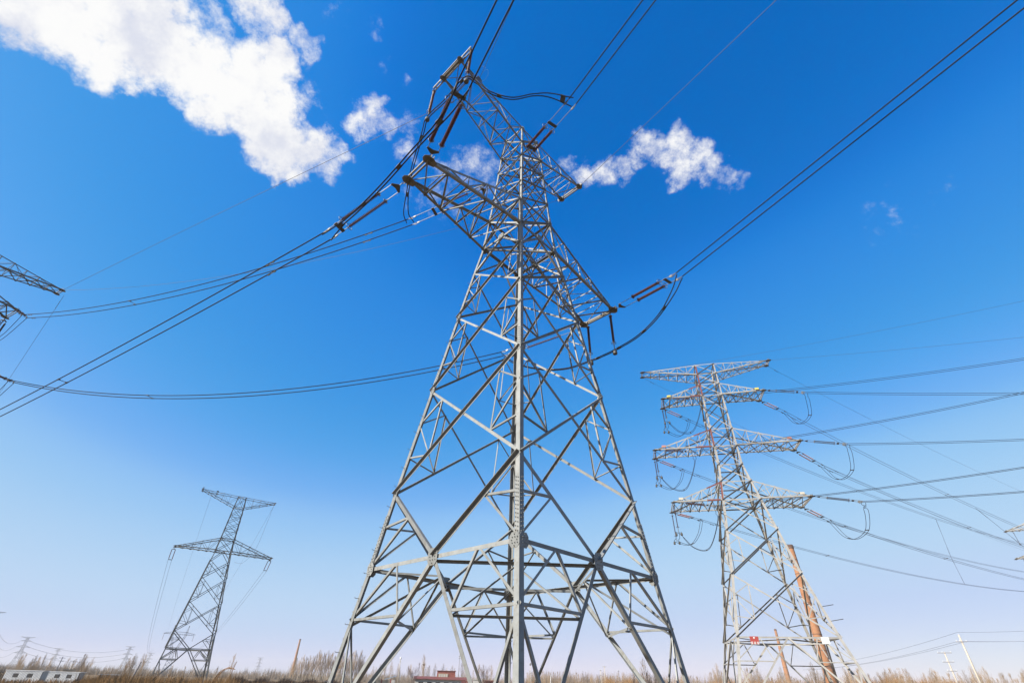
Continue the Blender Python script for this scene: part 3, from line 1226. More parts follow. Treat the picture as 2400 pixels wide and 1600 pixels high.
# ---- right tower
G7 = 'tension insulators of the right tower'
G8 = 'conductor bundles of the right tower'
G9 = 'jumper loops of the right tower'
G10 = 'hanging jumper insulators of the right tower'
LEVEL = {'u': ('upper', -6.25, 1.41, 33.78), 'm': ('middle', -8.35, 1.46, 26.69), 'l': ('lowest', -7.29, 2.05, 20.0)}
NQ = {'uL': (52.09, 40.06, 30.85), 'uR': (52.76, 42.64, 28.27), 'mL': (50.11, 40.45, 27.06), 'mR': (51.03, 43.88, 23.64), 'lL': (46.73, 41.63, 19.80), 'lR': (48.24, 44.29, 18.47)}
FQ = {'uL': (79.49, 90.63, 29.21), 'uR': (78.65, 80.62, 27.94), 'mL': (76.75, 90.76, 23.15), 'mR': (78.33, 78.88, 22.64), 'lL': (78.25, 91.29, 18.5), 'lR': (77.24, 79.59, 17.58)}
NS = {'uL': -.2, 'uR': -.3, 'mL': -.2, 'mR': -.27, 'lL': -.2, 'lR': -.25}
FS = {'uL': -.1, 'uR': -.08, 'mL': -.1, 'mR': -.2, 'lL': -.03, 'lR': -.17}
WHERE = {'L': 'left', 'R': 'right'}
FARPT = {}
for lv, (nm, a, hw, z) in LEVEL.items():
    for sd_ in 'LR':
        k = lv + sd_
        a_ = a if sd_ == 'L' else -a
        Tn, Tf = rw(a_, -hw, z), rw(a_, hw, z)
        En = Tn + azd(115, NS[k]) * 4.5
        Ef = Tf + azd(61, FS[k]) * 5.0
        w = WHERE[sd_]
        if sd_ == 'R':
            ln = 'dark slate insulator set pointing right from the %s arm of the right tower' % nm
            lf = 'faded pink insulator pair slanting down right below the %s right arm' % nm
        else:
            ln = 'dark insulator set lying along the front of the %s left arm' % nm
            lf = 'faded pink insulator pair below the %s left arm of the right tower' % nm
        tension_set(Tn, En, .2, ln, G7, 'rubber_grey' if sd_ == 'R' else 'rubber_dark', False, .11, frac=(.30, .74))
        tension_set(Tf, Ef, .2, lf, G7, 'rubber_pink', False, .085, frac=(.24, .62))
        bundle(parab(En, NQ[k], .0015, 70, n=40), .2, .023, 'twin conductors going right from the %s %s arm toward the right edge' % (nm, w), G8, (), (), 'cable', 5)
        pf = parab(Ef, FQ[k], .0007, 112, n=48)
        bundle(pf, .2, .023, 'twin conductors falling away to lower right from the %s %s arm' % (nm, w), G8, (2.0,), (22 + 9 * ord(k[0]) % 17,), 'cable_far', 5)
        FARPT[k] = pf
        if sd_ == 'R':
            mid = (En + Ef) / 2
            jumper([En - Z * .1, En + V((.1, .3, -1.3)), lerp(En, mid, .55) + V((.6, .2, -2.35)), mid + V((.1, .2, -2.8)), lerp(Ef, mid, .55) + V((-.1, 0, -2.2)), lerp(Ef, mid, .2) + V((0, 0, -1.0)), Ef - Z * .1], .2, .17, .023,
                   'black jumper loop hanging between insulators at the %s right arm' % nm, G9, (.32, .6))
        else:
            hl = 3.3
            wd = (RXB + RXA * .3).normalized()
            hanging(Tn + Z * -.05, hl, 'nearer brown hanging insulator under the %s left arm tip' % nm, G10, 'rubber_dark', False, 2, RXA, .28)
            hanging(Tf + Z * -.05, hl, 'farther brown hanging insulator under the %s left arm tip' % nm, G10, 'rubber_dark', False, 2, RXA, .28)
            p1, p2 = Tn - Z * (hl + .05), Tf - Z * (hl + .05)
            jumper([En - Z * .1, En + V((-.1, .1, -1.6)), lerp(En, p1, .35) + Z * -3.4, lerp(En, p1, .7) + Z * -2.4, p1, lerp(p1, p2, .5) + Z * -.1, p2, lerp(p2, Ef, .45) + V((0, 0, -1.5)), lerp(p2, Ef, .8) + V((0, 0, -1.2)), Ef - Z * .1], .2, .2, .023,
                   'thin black jumper loop drooping under the %s left arm of the right tower' % nm, G9, (.25, .8))
G11 = 'earth wires of the right tower'
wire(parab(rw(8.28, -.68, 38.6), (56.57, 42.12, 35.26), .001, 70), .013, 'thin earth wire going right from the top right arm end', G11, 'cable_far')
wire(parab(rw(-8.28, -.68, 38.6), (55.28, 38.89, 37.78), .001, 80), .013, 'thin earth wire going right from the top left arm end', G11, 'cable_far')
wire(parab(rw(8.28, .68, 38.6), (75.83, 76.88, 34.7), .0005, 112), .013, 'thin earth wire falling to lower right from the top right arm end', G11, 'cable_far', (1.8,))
wire(parab(rw(-8.28, .68, 38.6), (53.89, 77.38, 33.25), .0005, 112), .013, 'thin earth wire falling to lower right behind the right tower', G11, 'cable_far', (1.8,))

# interphase spacers tying the falling conductor bundles together
G12 = 'interphase spacers between conductors'


def near_az(pts, az):
    return min(pts, key=lambda p: abs(math.degrees(math.atan2(p.x, p.y)) - az))


def fine(pts):
    return [lerp(a, b, i / 8) for a, b in zip(pts, pts[1:]) for i in range(8)]


for ka, aza, kb, azb, lab in (('uR', 44.0, 'mR', 45.6, 'upper interphase spacer near the right edge'), ('mR', 45.6, 'lR', 45.4, 'lower interphase spacer close to the right edge'),
                              ('uL', 41.1, 'mL', 40.85, 'upper interphase spacer between the conductors right of the tower'), ('mL', 40.85, 'lL', 40.9, 'lower interphase spacer reaching the lowest falling conductors')):
    a = near_az(fine(FARPT[ka]), aza)
    b = near_az(fine(FARPT[kb]), azb)
    o = empty('interphase_spacer', a)
    d = b - a
    mb = MB()
    for f0, f1 in ((.05, .26), (.74, .95)):
        mb.lathe(d * f0, d, shed_profile(0, d.length * (f1 - f0), .16, .03, .07, .05), 6)
    mb.build('insulator_rod', M['rubber_grey'], o)
    mb = MB()
    mb.tube([V((0, 0, 0)), d], .022, 5)
    mb.build('rod', M['cable_far'], o)
    tag(o, lab, 'spacer', G12)

# ---- left tower: sets that face the foreground tower and its own jumpers
for (T, E, lab, key) in ((lw_(6.25, -1.41, 33.78), (-49.76, 36.94, 31.51), 'short insulator pair at the upper arm tip of the cut off left tower', 'u'),
                         (lw_(8.35, -1.46, 26.7), (-48.28, 38.66, 24.97), 'short insulator pair at the middle arm tip of the cut off left tower', 'm')):
    tension_set(T, E, .22, lab, 'tension insulators of the left tower', 'rubber_dark', False, .1, frac=(.25, .72))
    T2 = lw_(6.25 if key == 'u' else 8.35, 1.44, T.z)
    E2 = T2 + azd(-52, -.15) * 4.8
    tension_set(T2, E2, .22, 'hidden side insulator pair of the %s arm of the left tower' % ('upper' if key == 'u' else 'middle'), 'tension insulators of the left tower', 'rubber_dark', False, .1, frac=(.25, .72))
    p = T2 - Z * 3.2
    hanging(T2 - Z * .05, 3.1, 'dark hanging insulator under the %s arm of the left tower' % ('upper' if key == 'u' else 'middle'), 'hanging insulators of the left tower', 'rubber_dark', False)
    E = V(E)
    jumper([E - Z * .1, lerp(E, p, .25) + Z * -1.6, lerp(E, p, .6) + Z * -1.4, p, lerp(p, E2, .5) - Z * .6, E2 - Z * .1], .22, .14, .024, 'black jumper loop under the %s arm of the left tower' % ('upper' if key == 'u' else 'middle'), 'jumper loops of the left tower', (.3, .5))

# ---- back tower: insulators and lines receding to the cup tower
BXA = azd(58)
BXB = V((-BXA.y, BXA.x, 0))
BC = azd(-29.95) * 150.0


def bw(a, b, z):
    return BC + BXA * (a * 1.18) + BXB * (b * 1.18) + Z * (z * 1.17)


for a, lab, lab2, fx, fz, az in ((-7.718 * 1.19, 'small insulator pair under the left arm tip of the two-arm tower', 'thin twin lines dropping from the left arm of the two-arm tower', 12, 15.5, -32.6), (8.329 * 1.19, 'small insulator pair under the right arm tip of the two-arm tower', 'thin twin lines dropping behind the two-arm tower from its right arm', 12, 16.5, -30.3)):
    T = bw(a, .9, 24.0)
    end = azd(az) * 450 + Z * fz
    E = T + ((end - T).normalized() + V((0, 0, -.55))).normalized() * 5
    tension_set(T, E, .38, lab, 'insulators of the two-arm tower', 'rubber', False, .10, frac=(.18, .82))
    bundle(span(E, end, 9), .38, .03, lab2, 'lines of the two-arm tower', (), (), 'cable_far', 4)
wire(span(bw(7.17, 0, 35.8), azd(-30.0) * 450 + Z * 27, 7), .022, 'thin faint wire from the top right arm of the two-arm tower', 'lines of the two-arm tower', 'cable_far')
wire(span(bw(-6.3, 0, 35.8), azd(-32.0) * 450 + Z * 27, 7), .022, 'thin faint wire from the top left arm of the two-arm tower', 'lines of the two-arm tower', 'cable_far')
mb = MB()
o = empty('jumper_loop', bw(7.1, 0, 35.6))
mb.tube(spline([(0, 0, 0), (-.6, .3, -5), (-1.8, 1, -11.5), (-5, 3, -14.5), (-9, 6, -14)], 10), .025, 4)
mb.build('cable', M['cable_far'], o)
tag(o, 'thin slack loop hanging from the top right arm of the two-arm tower', 'jumper cable')

# ------------------------------------------------------------------ ground and distant setting


def polar(az, d, z=0.0):
    p = azd(az) * d
    p.z = z
    return p


M['ground'] = mat('dry_grass_soil', (0.155, 0.105, 0.056), 0.35, 0.95, 0, .08, (0.10, 0.07, 0.045), .5, .4, .1, 'Object')
mb = MB()
S_ = 1900
N_ = 24
vs = [(-S_ + 2 * S_ * i / N_, -S_ + 2 * S_ * j / N_, 0) for j in range(N_ + 1) for i in range(N_ + 1)]
fs = [(j * (N_ + 1) + i, j * (N_ + 1) + i + 1, (j + 1) * (N_ + 1) + i + 1, (j + 1) * (N_ + 1) + i) for j in range(N_) for i in range(N_)]
mb.add(vs, fs)
tag(mb.build('ground', M['ground']), kind='structure')


def plantmat(name, a, b, scale=.35):
    m = bpy.data.materials.new(name)
    m.use_nodes = True
    t = NT(m.node_tree)
    bs = m.node_tree.nodes['Principled BSDF']
    co = t.n('ShaderNodeTexCoord').outputs['Object']
    t.put(bs.inputs['Base Color'], t.ramp(t.noise(co, scale, 5, .7), [(.3, a), (.7, b)]))
    bs.inputs['Roughness'].default_value = .9
    bs.inputs['Specular IOR Level'].default_value = .1
    return m


M['reed'] = plantmat('dry_reed', (.10, .052, .022), (.27, .155, .062), .22)
M['hedge'] = plantmat('dark_dry_hedge', (.032, .020, .017), (.075, .045, .032), .3)
M['scrub'] = plantmat('orange_scrub', (.17, .090, .038), (.32, .185, .080), .12)
M['wood'] = plantmat('grey_bare_wood', (.18, .135, .10), (.28, .215, .155), .05)
M['twig'] = plantmat('poplar_twig', (.21, .145, .09), (.34, .245, .155), .3)
M['twig_dark'] = plantmat('dark_bare_twig', (.075, .055, .05), (.16, .12, .10), .3)
M['bark'] = plantmat('poplar_bark', (.20, .165, .12), (.32, .275, .21), .8)


def blades(mb, p, h, n, spread, w, lean=.25, r=rng):
    """a tuft of thin upright stalks, each a narrow three-sided spike"""
    for _ in range(n):
        x, y = r.uniform(-spread, spread), r.uniform(-spread, spread)
        hh = h * r.uniform(.55, 1.1)
        lx, ly = r.gauss(0, lean) * hh * .4, r.gauss(0, lean) * hh * .4
        b = p + V((x, y, -.05))
        m_ = b + V((lx * .35, ly * .35, hh * .55))
        t = b + V((lx, ly, hh))
        a = r.uniform(0, PI)
        u = V((math.cos(a), math.sin(a), 0)) * w
        v_ = V((-math.sin(a), math.cos(a), 0)) * w
        mb.add([b + u, b - u * .5 + v_, b - u * .5 - v_, m_ + u * .8, m_ - u * .4 + v_ * .8, m_ - u * .4 - v_ * .8, t],
               [(0, 1, 4, 3), (1, 2, 5, 4), (2, 0, 3, 5), (3, 4, 6), (4, 5, 6), (5, 3, 6)])


def stuff_band(name, m, spec, seed):
    """spec rows: az0, az1, d0, d1, count, height, blades, spread, width"""
    r = random.Random(seed)
    mb = MB()
    for az0, az1, d0, d1, cnt, h, nb, spread, w in spec:
        for _ in range(cnt):
            az = r.uniform(az0, az1)
            d = r.uniform(d0, d1)
            hh = h * (.75 + .45 * (math.sin(az * 3.1 + d * .11) * .5 + .5) * r.uniform(.6, 1.1))
            blades(mb, polar(az, d), hh, nb, spread, w, .3, r)
    o = mb.build(name, m)
    tag(o, kind='stuff')
    return o


stuff_band('dry_reeds', M['reed'], [(-46, -36.0, 34, 80, 700, 1.35, 9, .7, .022), (-46, -36, 100, 175, 260, 1.2, 8, 1.0, .05),
                                    (-36.6, -30.5, 36, 75, 760, 2.25, 9, .6, .022), (-35.5, -25.5, 75, 130, 620, 2.45, 9, .9, .035),
                                    (-30, -14.5, 40, 95, 800, 1.45, 9, .7, .024), (-26, -14, 95, 150, 330, 1.7, 9, .9, .04),
                                    (-14, 2, 45, 95, 330, .9, 8, .8, .024), (-2, 46, 40, 120, 800, 1.0, 8, .9, .026)], 3)
stuff_band('dark_hedge', M['hedge'], [(-25.8, -14.2, 150, 158, 420, 2.2, 14, .8, .05), (-14.2, -9.5, 165, 172, 90, 1.6, 12, .8, .05), (-36.9, -35.5, 150, 156, 40, 1.6, 12, .8, .05),
                                      (-46, -41.5, 230, 240, 60, 3.0, 10, 1.2, .07)], 4)
stuff_band('orange_scrub', M['scrub'], [(19, 46, 160, 205, 1500, 4.6, 11, 1.3, .045), (9.3, 12.2, 195, 210, 150, 4.4, 12, 1.2, .045), (1, 20, 205, 245, 900, 3.0, 10, 1.3, .045), (31.5, 37.5, 150, 172, 420, 5.2, 12, 1.2, .045)], 5)
stuff_band('far_wood', M['wood'], [(-46, -25, 520, 600, 620, 6.0, 9, 3.0, .10), (-25, 2, 480, 560, 620, 7.0, 9, 3.0, .10), (2, 46, 300, 380, 900, 8.0, 10, 2.2, .075)], 6)


# ------------------------------------------------------------------ bare trees
def twigs(mb, base, d, length, r0, depth, r, up=.5, kids=4):
    pts = [base]
    p = V(base)
    dd = V(d).normalized()
    seg = 3
    for i in range(seg):
        dd = (dd + V((r.gauss(0, .09), r.gauss(0, .09), up * .18))).normalized()
        p = p + dd * (length / seg)
        pts.append(p)
    mb.tube(pts, r0, 3, r0 * .35, False)
    if depth > 0:
        for _ in range(kids):
            f = r.uniform(.25, .95)
            i = min(seg - 1, int(f * seg))
            q = lerp(pts[i], pts[i + 1], f * seg - i)
            a = r.uniform(0, 2 * PI)
            out = V((math.cos(a), math.sin(a), r.uniform(.5, 1.3) * (1 + up)))
            twigs(mb, q, (dd * .6 + out * .7), length * r.uniform(.35, .6), r0 * .55, depth - 1, r, up, kids)


def make_tree(seed, h, kind):
    r = random.Random(seed)
    root = empty('poplar_tree' if kind != 'round' else 'bare_tree')
    tr, cr = MB(), MB()
    pts = [V((0, 0, -.1))]
    for i in range(1, 7):
        pts.append(V((r.gauss(0, .012) * h, r.gauss(0, .012) * h, h * .93 * i / 6)))
    rad = h * (.0085 if kind == 'poplar' else .012)
    tr.tube(pts, rad, 6, rad * .18)
    n = {'poplar': 30, 'slim': 24, 'round': 26, 'young': 12}[kind]
    for k in range(n):
        f = {'poplar': r.uniform(.12, .97), 'slim': r.uniform(.2, .97), 'round': r.uniform(.2, .7), 'young': r.uniform(.35, .95)}[kind]
        i = min(5, int(f * 6))
        p = lerp(pts[i], pts[i + 1], f * 6 - i)
        a = r.uniform(0, 2 * PI)
        if kind == 'round':
            d = V((math.cos(a), math.sin(a), r.uniform(.3, 1.4)))
            twigs(cr, p, d, h * r.uniform(.25, .45), rad * .34, 2, r, .25, 5)
        else:
            d = V((math.cos(a), math.sin(a), r.uniform(1.6, 3.2)))
            twigs(cr, p, d, h * (1.05 - f) * r.uniform(.3, .5) + h * .06, rad * .26 + .006, 1 if kind != 'slim' else 1, r, .7, 6)
    tr.build('trunk', M['bark'] if kind != 'round' else M['twig_dark'], root, True)
    cr.build('crown', M['twig'] if kind != 'round' else M['twig_dark'], root)
    return root


PROTO = {'poplar': [make_tree(s, 11, 'poplar') for s in (1, 2, 3, 4)], 'slim': [make_tree(s, 14, 'slim') for s in (5, 6, 7)], 'round': [make_tree(s, 8, 'round') for s in (8, 9)], 'young': [make_tree(s, 7, 'young') for s in (10, 11)]}
USED = set()


def plant(kind, az, d, h, label, group, dark=False, lean=0.0):
    src = rng.choice(PROTO[kind])
    if src.name not in USED:
        USED.add(src.name)
        o = src
    else:
        o = copy_tree(src)
    base = {'poplar': 11, 'slim': 14, 'round': 8, 'young': 7}[kind]
    s = h / base
    o.location = polar(az, d)
    o.rotation_euler = (lean, lean * .4, rng.uniform(0, 6.28))
    o.scale = (s, s, s)
    tag(o, label, 'tree', group)
    if dark:
        for c in o.children:
            c.material_slots[0].link = 'OBJECT'
            c.material_slots[0].material = M['twig_dark']
    return o


GR = 'bare poplars in the right hand row'
for k in range(170):
    az = 14.0 + 31.5 * (k + rng.uniform(-.4, .4)) / 170
    d = rng.uniform(196, 235)
    h = rng.uniform(7.2, 9.6) * (1.0 if az > 19 else .72) * (.86 + .16 * math.sin(az * 2.3) + .08 * math.sin(az * 7.1))
    if rng.random() < .12:
        h *= 1.15
    plant('poplar', az, d, h, 'bare brown poplar in the long row behind the right tower', GR)
for k in range(30):
    plant('poplar', 30.0 + 15 * rng.random(), rng.uniform(140, 165), rng.uniform(6.0, 7.4), 'thin bare poplar in the scrub near the right edge', 'bare poplars near the right edge')
for k in range(52):
    plant('poplar', 1.5 + 12.0 * (k + rng.random()) / 52, rng.uniform(236, 270), rng.uniform(6.3, 7.6), 'short bare poplar in the pale row right of the foreground leg', 'short bare poplars in the middle')
for k in range(10):
    plant('poplar', 11.8 + 2.2 * rng.random(), rng.uniform(190, 205), rng.uniform(5.5, 7), 'dark bare poplar just right of the orange scrub patch', 'dark poplars right of centre', True)
for k in range(40):
    plant('slim', -21.0 + 6.6 * (k + rng.uniform(-.3, .3)) / 40, rng.uniform(258, 278), rng.uniform(10.5, 13.2) * (.7 + .3 * min(1, k / 12)), 'tall slim bare poplar in the row right of the distant chimney', 'slim poplars beside the distant chimney')
for k in range(26):
    plant('poplar', -14.0 + 12.5 * (k + rng.random()) / 26, rng.uniform(300, 340), rng.uniform(8, 11.5), 'faint bare poplar behind the red brick building', 'faint poplars behind the brick building')
for k in range(16):
    plant('poplar', -40.9 + 1.9 * rng.random(), rng.uniform(240, 300), rng.uniform(4.2, 7.2), 'leaning bare tree behind the left striped shed', 'bare trees behind the left shed', False, .06)
for k in range(15):
    plant('poplar', -38.0 + 1.9 * rng.random(), rng.uniform(240, 280), rng.uniform(4.5, 8.4), 'leaning bare tree behind the right striped shed', 'bare trees behind the right shed', False, .06)
for k in range(9):
    plant('poplar', -34.0 + 1.2 * rng.random(), rng.uniform(225, 250), rng.uniform(6, 8.3), 'bare tree just left of the two-arm tower base', 'bare trees left of the two-arm tower')
for k in range(14):
    plant('young', -36.0 + 9 * rng.random(), rng.uniform(200, 260), rng.uniform(4.0, 5.5), 'thin young tree among the reeds behind the two-arm tower', 'young trees behind the reeds')
for az, d, h, kd, lab in ((-8.75, 190, 9.6, 'slim', 'tall slim bare tree with a nest left of the brick building'), (-26.1, 200, 8.2, 'slim', 'solitary leaning tree right of the two-arm tower'), (13.0, 105, 6.9, 'slim', 'pale thin tree seen through the right leg of the foreground tower'),
                          (-9.75, 165, 5.9, 'round', 'dark bushy bare tree left of the brick building'), (-2.75, 170, 6.8, 'round', 'dark round bare tree right of the brick building'), (44.6, 130, 7.6, 'round', 'dark spreading bare tree at the right edge'),
                          (-19.6, 250, 8.0, 'slim', 'lone poplar directly right of the distant chimney')):
    plant(kd, az, d, h, lab, None)
for lst in PROTO.values():
    for src in lst:
        if src.name not in USED:
            for c in list(src.children) + [src]:
                bpy.data.objects.remove(c)
nest = polar(-8.75, 190, 6.7)
mb = MB()
for k in range(40):
    a, b = rng.uniform(0, 6.28), rng.uniform(-.2, .2)
    c = V((math.cos(a) * .28, math.sin(a) * .28, b))
    mb.tube([c + V((rng.gauss(0, .1), rng.gauss(0, .1), -.1)), c, c + V((rng.gauss(0, .25), rng.gauss(0, .25), .12))], .03, 3)
o = mb.build('bird_nest', M['twig_dark'])
o.location = nest
tag(o, 'dark bird nest of sticks in the tall slim tree', 'nest')

# bent dead branch frame beside the two-arm tower
o = empty('bent_tree', polar(-26.5, 75))
mb = MB()
for k in range(5):
    j = rng.uniform(-.15, .15)
    mb.tube(spline([(-1.35 + j, .2 * k, .1), (-1.2, .2 * k, 1.7 + j), (-.6, .15 * k, 2.95 + j), (.25, .1 * k, 3.35 + j), (.95, .1 * k, 3.25)], 6), .05 - .005 * k, 5, .02)
mb.tube(spline([(.75, 0, 0), (.85, .1, 1.6), (.75, 0, 2.6), (1.0, .1, 4.0)], 6), .07, 5, .025)
for k in range(26):
    p = V((rng.uniform(-1.1, .9), rng.uniform(-.3, .5), rng.uniform(.9, 1.7)))
    mb.tube([p, p + V((rng.gauss(0, .5), rng.gauss(0, .3), rng.uniform(-.3, .6)))], .03, 4, .012)
mb.build('branches', M['scrub'], o)
mb = MB()
mb.tube(spline([(.75, 0, 0), (.7, 0, .8), (.85, .05, 1.5)], 6), .11, 6, .08)
mb.tube(spline([(-1.3, .1, 0), (-1.25, .1, .7), (-1.1, .1, 1.3)], 6), .09, 6, .06)
mb.build('trunk', M['twig_dark'], o)
tag(o, 'bent dead tree arching over the reeds right of the two-arm tower', 'tree')


# ------------------------------------------------------------------ chimneys, buildings, poles
def brickmat(name, a, b, mortar, scale):
    m = bpy.data.materials.new(name)
    m.use_nodes = True
    t = NT(m.node_tree)
    bs = m.node_tree.nodes['Principled BSDF']
    co = t.n('ShaderNodeTexCoord').outputs['Object']
    br = t.n('ShaderNodeTexBrick')
    geo = t.n('ShaderNodeSeparateXYZ')
    t.put(geo.inputs[0], co)
    cmb = t.n('ShaderNodeCombineXYZ')
    ang = t.math('ARCTAN2', geo.outputs[1], geo.outputs[0])
    t.put(cmb.inputs[0], t.math('MULTIPLY', ang, 3.0) if 'chimney' in name else t.math('ADD', geo.outputs[0], geo.outputs[1]))
    t.put(cmb.inputs[1], geo.outputs[2])
    t.put(br.inputs['Vector'], cmb.outputs[0])
    br.inputs['Color1'].default_value = (*a, 1)
    br.inputs['Color2'].default_value = (*b, 1)
    br.inputs['Mortar'].default_value = (*mortar, 1)
    br.inputs['Scale'].default_value = scale
    br.inputs['Mortar Size'].default_value = .012
    nv = t.noise(co, .6, 6, .65)
    col = t.mix(t.math('MULTIPLY', t.smooth(nv, .45, .7), .55), br.outputs[0], (a[0] * .6, a[1] * .55, a[2] * .55))
    nv2 = t.noise(co, 1.7, 7, .7)
    col = t.mix(t.math('MULTIPLY', t.smooth(nv2, .6, .72), .6), col, (.42, .33, .24))
    t.put(bs.inputs['Base Color'], col)
    bs.inputs['Roughness'].default_value = .9
    return m


M['chimney'] = brickmat('orange_brick_chimney', (.33, .145, .062), (.27, .115, .05), (.30, .20, .125), 2.2)
M['brick'] = brickmat('red_brick_wall', (.24, .06, .045), (.19, .045, .035), (.22, .14, .11), 4.0)
M['soot'] = mat('sooty_brick', (.12, .07, .05), .25, .9)
M['concrete'] = mat('pale_concrete', (.36, .345, .31), .12, .85, 0, 1.2)
M['tanwall'] = mat('tan_plaster', (.29, .24, .17), .12, .9, 0, .8)
M['dark'] = mat('dark_opening', (.025, .022, .022), .2, .8)
M['roofdark'] = mat('dark_red_roof', (.13, .035, .028), .2, .8, 0, 1.5)
M['blueroof'] = mat('pale_blue_sheet_roof', (.21, .31, .43), .08, .5, 0, 1.0)
M['polewood'] = mat('concrete_pole', (.40, .35, .28), .1, .85, 0, 1.0)
M['polegrey'] = mat('grey_timber_pole', (.16, .15, .15), .15, .85, 0, 1.0)
M['rag'] = mat('red_cloth', (.45, .03, .03), .1, .9)


def stripemat():
    m = bpy.data.materials.new('corrugated_white_sheet')
    m.use_nodes = True
    t = NT(m.node_tree)
    bs = m.node_tree.nodes['Principled BSDF']
    co = t.n('ShaderNodeTexCoord').outputs['Object']
    t.put(bs.inputs['Base Color'], t.ramp(t.noise(co, .9, 6, .65), [(.35, (.58, .58, .57)), (.6, (.72, .72, .70))]))
    bs.inputs['Roughness'].default_value = .5
    return m


M['sheet'] = stripemat()
M['sheetdark'] = mat('dark_grey_sheet', (.085, .085, .095), .15, .6)  # dark grey stripes between the white sheet ribs, also the window frames


def chimney(az, d, h, r0, r1, label, cap=True):
    o = empty('brick_chimney', polar(az, d))
    mb = MB()
    prof = [(0, r0)] + [(h * i / 8, r0 + (r1 - r0) * i / 8) for i in range(1, 9)]
    mb.lathe((0, 0, 0), Z, prof, 24)
    mb.build('shaft', M['chimney'], o, False)
    mb = MB()
    mb.lathe((0, 0, h * .985), Z, [(0, r1 * 1.04), (.1, r1 * 1.14), (h * .022, r1 * 1.14), (h * .024, r1 * 1.0), (h * .03, r1 * .98)], 24)
    mb.build('rim', M['soot'] if cap else M['chimney'], o)
    mb = MB()
    s = V((math.sin(R(-60)), math.cos(R(-60)), 0)) * -1
    for i in range(int(h / 1.2)):
        z = 1.5 + i * 1.2
        if z > h - 1:
            break
        rr = r0 + (r1 - r0) * z / h
        b = V((-.25, -rr - .02, z))
        mb.tube([b, b + V((0, -.16, 0)), b + V((.5, -.16, 0)), b + V((.5, 0, 0))], .018, 4)
    mb.build('ladder_rung', M['polegrey'], o)
    for i in range(1, 10):
        z = h * i / 10.0
        rr = r0 + (r1 - r0) * z / h
        mb = MB()
        mb.lathe((0, 0, z), Z, [(0, rr + .01), (.01, rr + .05), (.16, rr + .05), (.17, rr + .01)], 24)
        mb.build('iron_band', M['soot'], o)
    tag(o, label, 'chimney')
    return o


chimney(28.95, 184, 40, 1.5, .82, 'large orange brick chimney standing behind the right tower')
chimney(25.62, 470, 40, 2.0, .8, 'slim brick chimney with dark rim seen through the right tower base')
chimney(-20.87, 750, 40, 1.9, .95, 'slender distant red chimney left of the slim poplars')


def shed(az, d, w, h, label, two_boarded=False):
    o = empty('striped_shed', polar(az, d), R(-az - 27))
    # front wall of upright folded sheets facing the field
    mb, md = MB(), MB()
    p = .30
    n = int(w / p)
    wins = [(-w * .19, .95), (w * .2, .95)]

    def clear(x):
        return not any(abs(x - wx) < ww * .62 for wx, ww in wins)
    for i in range(n):
        x = -w / 2 + p * (i + .5)
        spans = [(0.0, h)] if clear(x) else [(0.0, .95), (1.75, h)]
        for z0, z1 in spans:
            mb.add([(x - p * .36, 0, z0), (x - p * .24, -.07, z0), (x + p * .24, -.07, z0), (x + p * .36, 0, z0), (x - p * .36, 0, z1), (x - p * .24, -.07, z1), (x + p * .24, -.07, z1), (x + p * .36, 0, z1)],
                   [(0, 1, 5, 4), (1, 2, 6, 5), (2, 3, 7, 6)])
            md.add([(x + p * .36, .004, z0), (x + p * .64, .004, z0), (x + p * .64, .004, z1), (x + p * .36, .004, z1)], [(0, 1, 2, 3)])
    mb.build('corrugated_wall', M['sheet'], o)
    md.build('wall_groove', M['sheetdark'], o)
    mb = MB()
    dep = 2.6
    mb.add([(-w / 2, .02, 0), (-w / 2, dep, 0), (-w / 2, dep, h), (-w / 2, .02, h)], [(0, 1, 2, 3)])
    mb.add([(w / 2, .02, 0), (w / 2, dep, 0), (w / 2, dep, h), (w / 2, .02, h)], [(0, 1, 2, 3)])
    mb.add([(-w / 2, dep, 0), (w / 2, dep, 0), (w / 2, dep, h), (-w / 2, dep, h)], [(0, 1, 2, 3)])
    mb.build('end_wall', M['concrete'], o)
    mb = MB()
    mb.box((0, dep / 2, h + .05), w + .3, dep + .3, .1)
    mb.build('roof', M['sheet'], o)
    for wx, ww in wins:
        mb = MB()
        mb.box((wx, -.02, 1.35), ww + .1, .06, .06 + .84)
        fr = mb.build('window', M['sheetdark'], o)
        mb = MB()
        mb.box((wx, -.055, 1.35), ww - .06, .02, .74)
        mb.build('pane', M['dark'], fr)
    tag(o, label, 'shed', 'striped metal sheds')
    return o


shed(-40.25, 185, 7.9, 2.3, 'white corrugated shed with two dark windows in the bottom left corner')
shed(-37.85, 188, 7.3, 2.2, 'white corrugated shed with broken dark windows right of the corner shed')
o = empty('earth_mound', polar(-37.5, 120))
mb = MB()
vs = []
for j in range(7):
    for i in range(16):
        a = 2 * PI * i / 16
        f = j / 6
        vs.append((math.cos(a) * 2.6 * (1 - f) * rng.uniform(.9, 1.1), math.sin(a) * 1.6 * (1 - f), .75 * (1 - (1 - f) ** 2) * rng.uniform(.9, 1.1)))
mb.add(vs, [(j * 16 + i, j * 16 + (i + 1) % 16, (j + 1) * 16 + (i + 1) % 16, (j + 1) * 16 + i) for j in range(6) for i in range(16)])
mb.build('mound', M['scrub'], o)
tag(o, 'sandy brown heap of soil in front of the striped sheds', 'mound')

